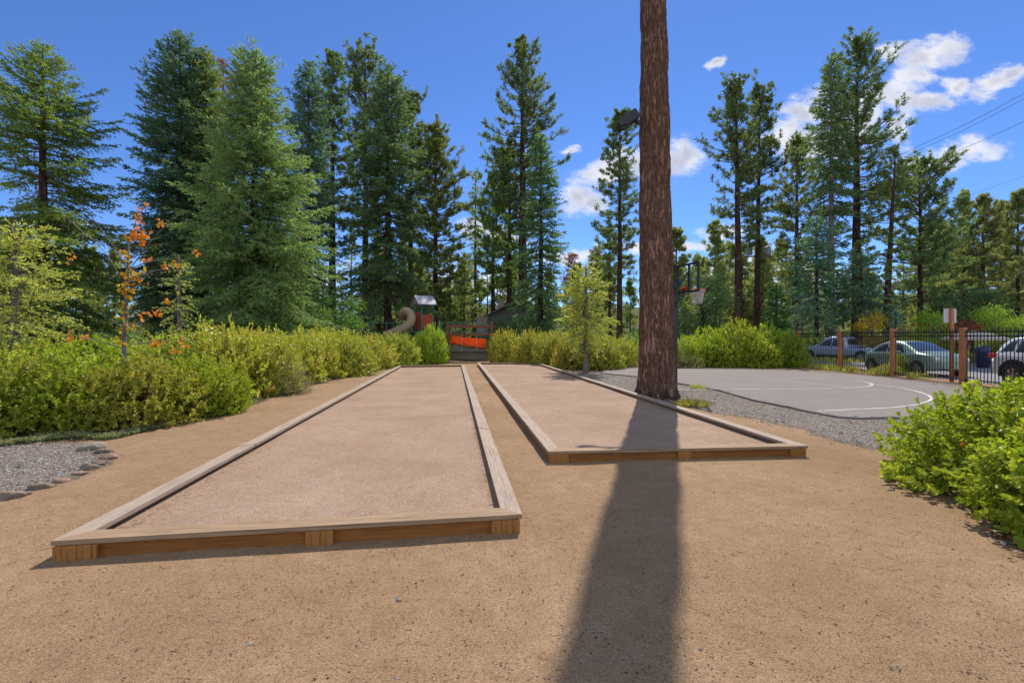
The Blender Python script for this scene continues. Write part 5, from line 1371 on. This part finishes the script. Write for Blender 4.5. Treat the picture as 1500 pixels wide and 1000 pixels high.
def build_ground_details():
    M['peb1'] = plain('grey_pebble', (.24, .21, .185), .85, vary=.25); M['peb2'] = plain('pale_pebble', (.33, .29, .26), .85, vary=.2); M['peb3'] = plain('dark_pebble', (.125, .10, .085), .85, vary=.3); M['peb4'] = plain('brown_pebble', (.24, .165, .12), .85, vary=.3)
    M['tan1'] = plain('tan_grit', (.40, .28, .17), .9, vary=.2); M['tan2'] = plain('brown_grit', (.24, .15, .085), .9, vary=.25)
    M['needle'] = plain('dry_pine_needle', (.26, .15, .075), .7); M['leaf_dry'] = plain('dry_leaf', (.28, .12, .05), .7, vary=.4); M['leaf_grey'] = plain('bleached_leaf', (.33, .27, .21), .8); M['leaf_or'] = plain('orange_leaf_scrap', (.50, .16, .04), .7); M['conebrown'] = plain('dark_cone_scrap', (.07, .04, .025), .8)
    rng = np.random.default_rng(71)
    pm = [M['peb1'], M['peb2'], M['peb3'], M['peb4']]
    G = Geo(); q = scatter(GRAV, 60000, rng, .5); q = q[inside_sd(ASPH, q[:, 0], q[:, 1]) < -.02]; q = q[inside_sd(Q2, q[:, 0], q[:, 1]) < 0]; q = near_keep(q, rng, 9.5)
    stones(G, q, .012, rng, 4)
    q = scatter(GRAV, 60000, rng, .3); sd = inside_sd(ASPH, q[:, 0], q[:, 1]); k_ = (sd > .0) & (rng.random(len(q)) < np.exp(-np.maximum(sd, 0) / .13) * .55) & (q[:, 1] < 17)
    stones(G, q[k_], .011, rng, 4, .036 - ground_z(q[k_, 0], q[k_, 1]))
    q = scatter(GRAVL, 9000, rng, .12); stones(G, q, .011, rng, 4)
    tag(G.build('gravel', pm), 'loose grey gravel round the basketball court and by the left hedge', 'gravel', None, 'stuff')
    # grit on the sand
    FG = [gp(*p) for p in [(-500, 1120), (-400, 800), (-100, 700), (420, 575), (560, 540), (700, 533), (900, 600), (1250, 655), (1420, 720), (1700, 800), (2000, 1120)]]
    def free(q, m=.04):
        return q[(inside_sd(Q1, q[:, 0], q[:, 1]) < -m) & (inside_sd(Q2, q[:, 0], q[:, 1]) < -m)]
    G = Geo(); q = free(scatter(FG, 120000, rng)); q = near_keep(q, rng, 2.1); stones(G, q, .0028, rng, 6, flat=.7)
    q = free(scatter(FG, 9000, rng)); q = near_keep(q, rng, 3.0); stones(G, q, .0048, rng, 6, flat=.7)
    for px, py in ((585, 877), (460, 887), (742, 899), (757, 930), (750, 982), (640, 935), (365, 941), (1086, 890), (668, 795), (655, 806), (640, 797), (1180, 760), (560, 985)):
        x, y = gp(px, py); stones(G, np.array([[x, y]]), .0085, rng, 1)
    tag(G.build('grit', [M['peb1'], M['tan1'], M['tan2'], M['tan2'], M['peb3'], M['conebrown']]), 'small stones and grit lying on the sandy ground', 'grit', None, 'stuff')
    # litter: needles, leaf scraps, cone bits
    G = Geo(); q = free(scatter(FG, 22000, rng)); q = near_keep(q, rng, 3.0); n = len(q)
    q1 = scatter(inset(Q1, .16).tolist(), 1500, rng); q1 = near_keep(q1, rng, 4); q2 = scatter(inset(Q2, .16).tolist(), 700, rng); q2 = near_keep(q2, rng, 6)
    # more collects along the left court's near corner and along the boards
    a = inset(Q1, .19); k = 260; s = rng.random(k) ** 2; e = np.abs(rng.normal(0, .10, k)); dl = (a[3] - a[0]) / np.linalg.norm(a[3] - a[0]); df = (a[1] - a[0]) / np.linalg.norm(a[1] - a[0])
    qc = np.concatenate([a[0] + dl * (s * 3.0)[:, None] + df * e[:, None], a[0] + df * (s * 2.4)[:, None] + dl * e[:, None] * .6, a[1] - df * .05 * rng.random((k, 1)) + dl * (rng.random(k) * 5)[:, None]])
    def needles(q, z, n_each=1):
        m = len(q); an = rng.uniform(0, 6.28, m)
        D = np.c_[np.cos(an), np.sin(an), rng.normal(0, .06, m)]
        P = np.c_[q, np.full(m, z) if np.isscalar(z) else z] - D * .03
        G.blades(P, D, rng.uniform(.04, .12, m), .0032, rng, rng.choice([0, 0, 1]))
    needles(q[: n // 2], ground_z(q[: n // 2, 0], q[: n // 2, 1]) + .006)
    needles(q1, .062); needles(q2, .062); needles(qc, .064)
    ql = q[n // 2:]
    for mi, sl in ((1, ql[0::5]), (2, ql[1::22]), (3, ql[2::16]), (4, ql[3::2])):
        m = len(sl); an = rng.uniform(0, 6.28, m)
        G.leaves(np.c_[sl, ground_z(sl[:, 0], sl[:, 1]) + .006], np.c_[np.cos(an), np.sin(an), rng.normal(0, .15, m)], np.c_[rng.normal(0, .3, (m, 2)), np.ones(m)], rng.uniform(.007, .024, m), rng.uniform(.005, .013, m), mi)
    tag(G.build('ground_litter', [M['needle'], M['leaf_dry'], M['leaf_grey'], M['leaf_or'], M['conebrown']]), 'dry needles, leaf scraps and cone bits on the ground', 'litter', None, 'stuff')
    # leaf litter under the shrubs
    G = Geo(); q = np.concatenate([scatter(BED, 60000, rng, .15), scatter(BEDR, 4000, rng, .2)]); q = q[(q[:, 1] < 30) & (q[:, 1] > 3)]; q = near_keep(q, rng, 7.5); q = free(q, .02)
    a_ = rng.uniform(0, 6.28, 500); r_ = .52 + np.abs(rng.normal(0, .3, 500)); q = np.concatenate([q, free(np.c_[4.02 + r_ * np.cos(a_), 12.62 + r_ * np.sin(a_)], .0)])
    m = len(q); an = rng.uniform(0, 6.28, m)
    Lq = np.c_[q, ground_z(q[:, 0], q[:, 1]) + rng.uniform(.004, .03, m)]
    for mi in range(3):
        sl = slice(mi, None, 3)
        G.leaves(Lq[sl], np.c_[np.cos(an), np.sin(an), rng.normal(0, .3, m)][sl], (np.c_[rng.normal(0, .5, (m, 2)), np.ones(m)])[sl], rng.uniform(.03, .055, m)[sl], rng.uniform(.02, .032, m)[sl], mi)
    tag(G.build('leaf_litter', [M['leaf_dry'], M['leaf_grey'], M['tan2']]), 'fallen dry leaves under the hedges', 'leaf litter', None, 'stuff')
    # creeping green cover along the hedge's edge
    edge = catmull([gp(*p) for p in [(-150, 672), (0, 655), (60, 648), (110, 643), (160, 645), (215, 632), (275, 618), (335, 603), (385, 586), (430, 572), (480, 556), (548, 542)]], 10)
    G = Geo(); m = 26000; k = rng.integers(0, len(edge) - 1, m); f = rng.random(m)[:, None]; w = np.abs(rng.normal(0, .33, m))
    q = edge[k] * (1 - f) + edge[k + 1] * f; q = q + np.c_[-w * .65, w * .8]
    patch = vnoise(q[:, 0] * 2.3 + 50, q[:, 1] * 2.3 + 50, 33)
    q = q[patch > .34]; q = near_keep(q, rng, 6.0); m = len(q)
    P = np.c_[q, ground_z(q[:, 0], q[:, 1]) + rng.uniform(.0, .07, m)]
    G.leaves(P, rng.normal(size=(m, 3)) * [1, 1, .5], rng.normal(size=(m, 3)) * .4 + [0, 0, 1], .032 * rng.uniform(.7, 1.3, m), .022)
    tag(G.build('ground_cover', M['ivy']), 'low creeping green leaves along the foot of the left hedge', 'ground cover', None, 'stuff')
    # dry grass along the fence and beyond
    G = Geo(); m = 9000; q = np.c_[16.2 + rng.normal(0, .28, m), rng.uniform(18, 29, m)]; q = q[vnoise(q[:, 0] * 2 + 9, q[:, 1] * .9 + 9, 8) > .42]; m = len(q)
    G.blades(np.c_[q, np.zeros(m)], np.c_[rng.normal(0, .3, (m, 2)), np.ones(m)], rng.uniform(.08, .36, m), .02, rng)
    tag(G.build('grass', M['grass']), 'dry yellow-green grass along the fence', 'grass', None, 'stuff')
    G = Geo(); m = 26000; q = np.c_[rng.uniform(20, 46, m), rng.uniform(25.5, 44, m)]; q = q[inside_sd(ROADB, q[:, 0], q[:, 1]) < 0]; q = q[vnoise(q[:, 0] * .7 + 9, q[:, 1] * .7 + 9, 9) > .3]; m = len(q)
    G.blades(np.c_[q, np.zeros(m)], np.c_[rng.normal(0, .3, (m, 2)), np.ones(m)], rng.uniform(.1, .4, m), .05, rng)
    tag(G.build('verge_grass', M['grass']), 'grass on the verge beyond the road', 'grass', None, 'stuff')
    # road sheet
    t = NT('grey_road'); p = t.geo(); c = t.mix(t.noise(p, .6, 5), (.17, .165, .17), (.25, .24, .245)); rm = t.done(t.bsdf(c, .85, .2))
    V = [(x, y, .012) for x, y in [(16.9, -20), (60, -20), (60, 25), (30, 29), (24.5, 40), (17.2, 40), (16.9, 24)]]
    tag(Geo().add(V, [list(range(7))]).build('road', rm), kind='structure')

def build_rocks():
    t = NT('border_rock'); p = t.obj(); oi = t.n('ObjectInfo').outputs['Random']
    base = t.ramp(oi, [(0, (.15, .11, .08)), (.35, (.22, .175, .13)), (.6, (.30, .20, .145)), (.85, (.18, .155, .115)), (1, (.31, .265, .22))])
    c = t.mix(.8, base, t.ramp(t.noise(p, 9, 8, .75), [(.25, .45), (.5, 1.0), (.75, 1.5)]), 'MULTIPLY')
    c = t.mix(t.ramp(t.noise(p, 4, 4), [(.55, 0), (.7, .6)]), c, (.12, .09, .07))
    rm = t.done(t.bsdf(c, .9, .15, t.bump(t.noise(p, 22, 8, .7), .03, .8)))
    import bmesh
    specs = [(4, 731, .17, .10, .085, 'pale rock at the left edge, nearest end of the rock border'), (56, 716, .165, .085, .07, 'long angular grey rock with a brown undercut side'),
             (87, 706, .10, .07, .055, 'small brownish rock between the long grey rock and the pink one'), (97, 703, .115, .07, .06, 'smooth pinkish rounded rock in the border'),
             (113, 694, .10, .07, .05, 'low greenish grey flat rock just above the pink one'), (127, 686, .13, .09, .075, 'grey rock with a dark spot, middle of the rock border'),
             (141, 680, .11, .08, .065, 'grey rock right of the dark spotted rock'), (157, 670, .14, .085, .06, 'whitish flat rock at the far right end of the border'),
             (130, 658, .20, .12, .11, 'largest brown-grey rock at the top of the border, by the ground cover'), (150, 662, .13, .09, .07, 'low brown rock between the largest rock and the whitish one'), (35, 724, .07, .05, .04, 'smallest dark stone beside the long angular rock')]
    for k, (px, py, a, b, h, lab) in enumerate(specs):
        rng = np.random.default_rng(500 + k)
        bm = bmesh.new(); bmesh.ops.create_icosphere(bm, subdivisions=4, radius=1)
        pl = nrm(rng.normal(size=(11, 3)) * [1, 1, .8]); dd = rng.uniform(.62, .92, 11)
        V = np.array([v.co for v in bm.verts]); 
        for n_, d_ in zip(pl, dd): ex = np.maximum(V @ n_ - d_, 0); V = V - ex[:, None] * n_ * .92
        V *= (1 + (vnoise(V[:, 0] * 3 + 40, V[:, 1] * 3 + V[:, 2] * 2 + 40, k) - .5)[:, None] * .16 + (vnoise(V[:, 0] * 9 + 40, V[:, 1] * 9 + V[:, 2] * 7 + 40, k + 5) - .5)[:, None] * .05)
        V = V * [a * .84, b * .84, h * .72]
        for v, c_ in zip(bm.verts, V): v.co = c_
        me = bpy.data.meshes.new('rock'); bm.to_mesh(me); bm.free(); me.materials.append(rm)
        for q in me.polygons: q.use_smooth = True
        o = bpy.data.objects.new('rock', me); COL.objects.link(o); x, y = gp(px, py + 2)
        o.location = (x, y + b * .4, h * .30); o.rotation_euler = (rng.uniform(-.15, .15), rng.uniform(-.15, .15), rng.uniform(.35, .75)); tag(o, lab, 'rock', 'rocks of the left border')

# ------------------------------------------------------------------ sky, sun, camera
SUN_EL, SUN_AZ = 50.0, 17.95
def build_world():
    w = bpy.data.worlds.new('World'); SC.world = w; w.use_nodes = True
    nt = w.node_tree; nt.nodes.clear(); N_ = nt.nodes.new; L_ = nt.links.new
    def node(typ, props=None, **ins):
        nd = N_('ShaderNode' + typ)
        for k, v in (props or {}).items(): setattr(nd, k, v)
        for k, v in ins.items():
            s = nd.inputs[int(k[1:])] if k[0] == '_' else nd.inputs[k]
            if isinstance(v, bpy.types.NodeSocket): L_(v, s)
            else: s.default_value = v
        return nd
    m = lambda op, a, b=0.0, clamp=False: node('Math', {'operation': op, 'use_clamp': clamp}, _0=a, _1=b).outputs[0]
    sky = node('TexSky', {'sky_type': 'NISHITA', 'sun_disc': False, 'sun_elevation': R(SUN_EL), 'sun_rotation': R(SUN_AZ), 'altitude': 1900.0, 'air_density': 1.0, 'dust_density': .15, 'ozone_density': 2.5})
    tint = node('Mix', {'data_type': 'RGBA', 'blend_type': 'MULTIPLY'}); tint.inputs[0].default_value = 1.0; L_(sky.outputs[0], tint.inputs[6]); tint.inputs[7].default_value = SKY_TINT
    tc = node('TexCoord').outputs['Generated']
    sp = node('SeparateXYZ', None, _0=tc)
    y = m('MAXIMUM', sp.outputs[1], .02)
    u, v = m('DIVIDE', sp.outputs[0], y), m('DIVIDE', sp.outputs[2], y)
    P = node('CombineXYZ', None, _0=u, _1=v).outputs[0]
    n1 = node('TexNoise', None, Vector=P, Scale=7.0, Detail=9.0, Roughness=.62)
    n2 = node('TexNoise', None, Vector=node('Mapping', None, Vector=P, Location=(3.1, 1.7, 0), Rotation=(0, 0, R(-24)), Scale=(.6, 1.25, 1)).outputs[0], Scale=15.0, Detail=11.0, Roughness=.66)
    wp = node('VectorMath', {'operation': 'ADD'}, _0=P, _1=node('VectorMath', {'operation': 'SCALE'}, _0=node('VectorMath', {'operation': 'SUBTRACT'}, _0=n1.outputs[1], _1=(.5, .5, .5)).outputs[0], Scale=.085).outputs[0]).outputs[0]
    CL = [(1362, 84, 62, 24, 14), (1308, 76, 26, 17, 10), (1318, 128, 48, 30, 0), (1352, 150, 44, 18, 0), (1318, 180, 24, 30, 0), (1400, 132, 28, 18, 20), (1455, 122, 44, 20, 28), (1480, 108, 22, 14, 20),
          (1398, 226, 66, 20, 12), (1345, 240, 25, 16, 0), (1000, 230, 34, 30, 0), (968, 238, 55, 26, 0), (885, 245, 52, 22, 22), (846, 285, 34, 24, 0), (868, 290, 28, 16, 0), (832, 217, 20, 7, 10), (1057, 89, 19, 8, 28),
          (1180, 168, 50, 26, 28), (1150, 190, 40, 24, 20), (1200, 215, 70, 40, 0), (1250, 180, 50, 40, 0), (1010, 362, 130, 12, 0), (1060, 345, 50, 12, 0), (830, 378, 60, 14, 0), (690, 335, 26, 18, 0), (660, 420, 120, 26, 0), (735, 345, 40, 16, 0), (450, 420, 60, 30, 0), (60, 340, 90, 14, 0), (0, 390, 60, 30, 0), (1120, 410, 160, 30, 0), (880, 362, 26, 4, 0)]
    acc = None
    for a, b, rx, ry, rot in CL:
        mp = node('Mapping', {'vector_type': 'TEXTURE'}, Vector=wp); mp.inputs['Location'].default_value = ((a - CX) / F_PX, (HY - b) / F_PX, 0); mp.inputs['Rotation'].default_value = (0, 0, R(rot)); mp.inputs['Scale'].default_value = (rx / F_PX, ry / F_PX, 1)
        ln = node('VectorMath', {'operation': 'LENGTH'}, _0=mp.outputs[0]).outputs['Value']
        q = m('SUBTRACT', 1.25, ln)
        acc = q if acc is None else node('Math', {'operation': 'SMOOTH_MAX'}, _0=acc, _1=q, _2=.18).outputs[0]
    den = m('ADD', acc, m('MULTIPLY', m('SUBTRACT', n2.outputs[0], .5), 3.3))
    den = m('MULTIPLY', den, m('GREATER_THAN', sp.outputs[1], .05))
    # unseen cloud patches added behind the viewer as fill light for the trees
    nb = node('TexNoise', None, Vector=tc, Scale=2.6, Detail=7.0, Roughness=.6)
    back = node('MapRange', {'interpolation_type': 'SMOOTHSTEP'}, Value=sp.outputs[1]); back.inputs[1].default_value = .05; back.inputs[2].default_value = -.2
    upm = node('MapRange', {'interpolation_type': 'SMOOTHSTEP'}, Value=sp.outputs[2]); upm.inputs[1].default_value = .0; upm.inputs[2].default_value = .12
    bmask = node('MapRange', {'interpolation_type': 'SMOOTHSTEP'}, Value=nb.outputs[0]); bmask.inputs[1].default_value = .40; bmask.inputs[2].default_value = .52
    bm_ = m('MULTIPLY', m('MULTIPLY', back.outputs[0], upm.outputs[0]), bmask.outputs[0])
    mask = node('MapRange', {'interpolation_type': 'SMOOTHSTEP'}, Value=den); mask.inputs[1].default_value = .05; mask.inputs[2].default_value = 1.0
    n3 = node('TexNoise', None, Vector=wp, Scale=15.0, Detail=5.0, Roughness=.55)
    core = node('MapRange', {'interpolation_type': 'SMOOTHSTEP'}, Value=m('ADD', den, m('MULTIPLY', m('SUBTRACT', n3.outputs[0], .5), 2.4))); core.inputs[1].default_value = .3; core.inputs[2].default_value = 1.5
    cc = node('Mix', {'data_type': 'RGBA'}); L_(core.outputs[0], cc.inputs[0]); cc.inputs[6].default_value = (.92, .91, .93, 1); cc.inputs[7].default_value = (.52, .54, .64, 1)
    bs = node('Background', None, Color=tint.outputs[2], Strength=SKY_STR)
    bc = node('Background', None, Color=cc.outputs[2], Strength=CLOUD_STR)
    mx = node('MixShader', None, _0=m('MULTIPLY', mask.outputs[0], .95), _1=bs.outputs[0], _2=bc.outputs[0])
    bb = node('Background', None, Color=(.80, .89, 1.0, 1), Strength=BACK_FILL)
    mx = node('MixShader', None, _0=bm_, _1=mx.outputs[0], _2=bb.outputs[0])
    out = N_('ShaderNodeOutputWorld'); L_(mx.outputs[0], out.inputs[0])
    w.cycles.sampling_method = 'MANUAL'; w.cycles.sample_map_resolution = 1024

def build_sun_camera():
    l = bpy.data.lights.new('sun', 'SUN'); l.energy = SUN_STR; l.angle = R(.5); l.color = (1.0, .93, .82)
    o = bpy.data.objects.new('sun', l); COL.objects.link(o)
    e, a = R(SUN_EL), R(SUN_AZ)
    d = Vector((-math.sin(a) * math.cos(e), -math.cos(a) * math.cos(e), -math.sin(e)))
    o.rotation_euler = d.to_track_quat('-Z', 'Y').to_euler()
    o.location = (20, 40, 60)
    c = bpy.data.cameras.new('camera'); c.sensor_width = 36.0; c.lens = F_PX / 1500 * 36.0; c.clip_end = 4000; c.clip_start = .05
    c.shift_y = -6 / 1500
    co = bpy.data.objects.new('camera', c); COL.objects.link(co); co.location = (0, 0, EYE); co.rotation_euler = (R(90), 0, 0)
    SC.camera = co
    SC.view_settings.view_transform = 'Standard'; SC.view_settings.look = 'None'; SC.view_settings.exposure = EXPOSURE; SC.view_settings.gamma = 1.0
    SC.render.engine = 'CYCLES'
    cy = SC.cycles; cy.use_denoising = True; cy.max_bounces = 9; cy.diffuse_bounces = 5; cy.glossy_bounces = 3; cy.transmission_bounces = 4; cy.transparent_max_bounces = 8; cy.caustics_reflective = False; cy.caustics_refractive = False
    cy.use_adaptive_sampling = True; cy.adaptive_threshold = .015

SUN_STR, SKY_STR, CLOUD_STR, EXPOSURE, BACK_FILL = 4.0, .15, .76, .50, .85
SKY_TINT = (.38, .53, .78, 1)
init_mats(); init_mats2()
build_world(); build_sun_camera()
build_courts(); build_ground(); build_basketball(); build_fence(); build_frame(); build_playground(); build_house(); build_hills(); build_pole_and_wires(); build_cars()
build_rocks(); build_shrubs(); build_ground_details()
build_trees()
print('TOTAL polys', sum(len(m.polygons) for m in bpy.data.meshes), 'objects', len(bpy.data.objects))
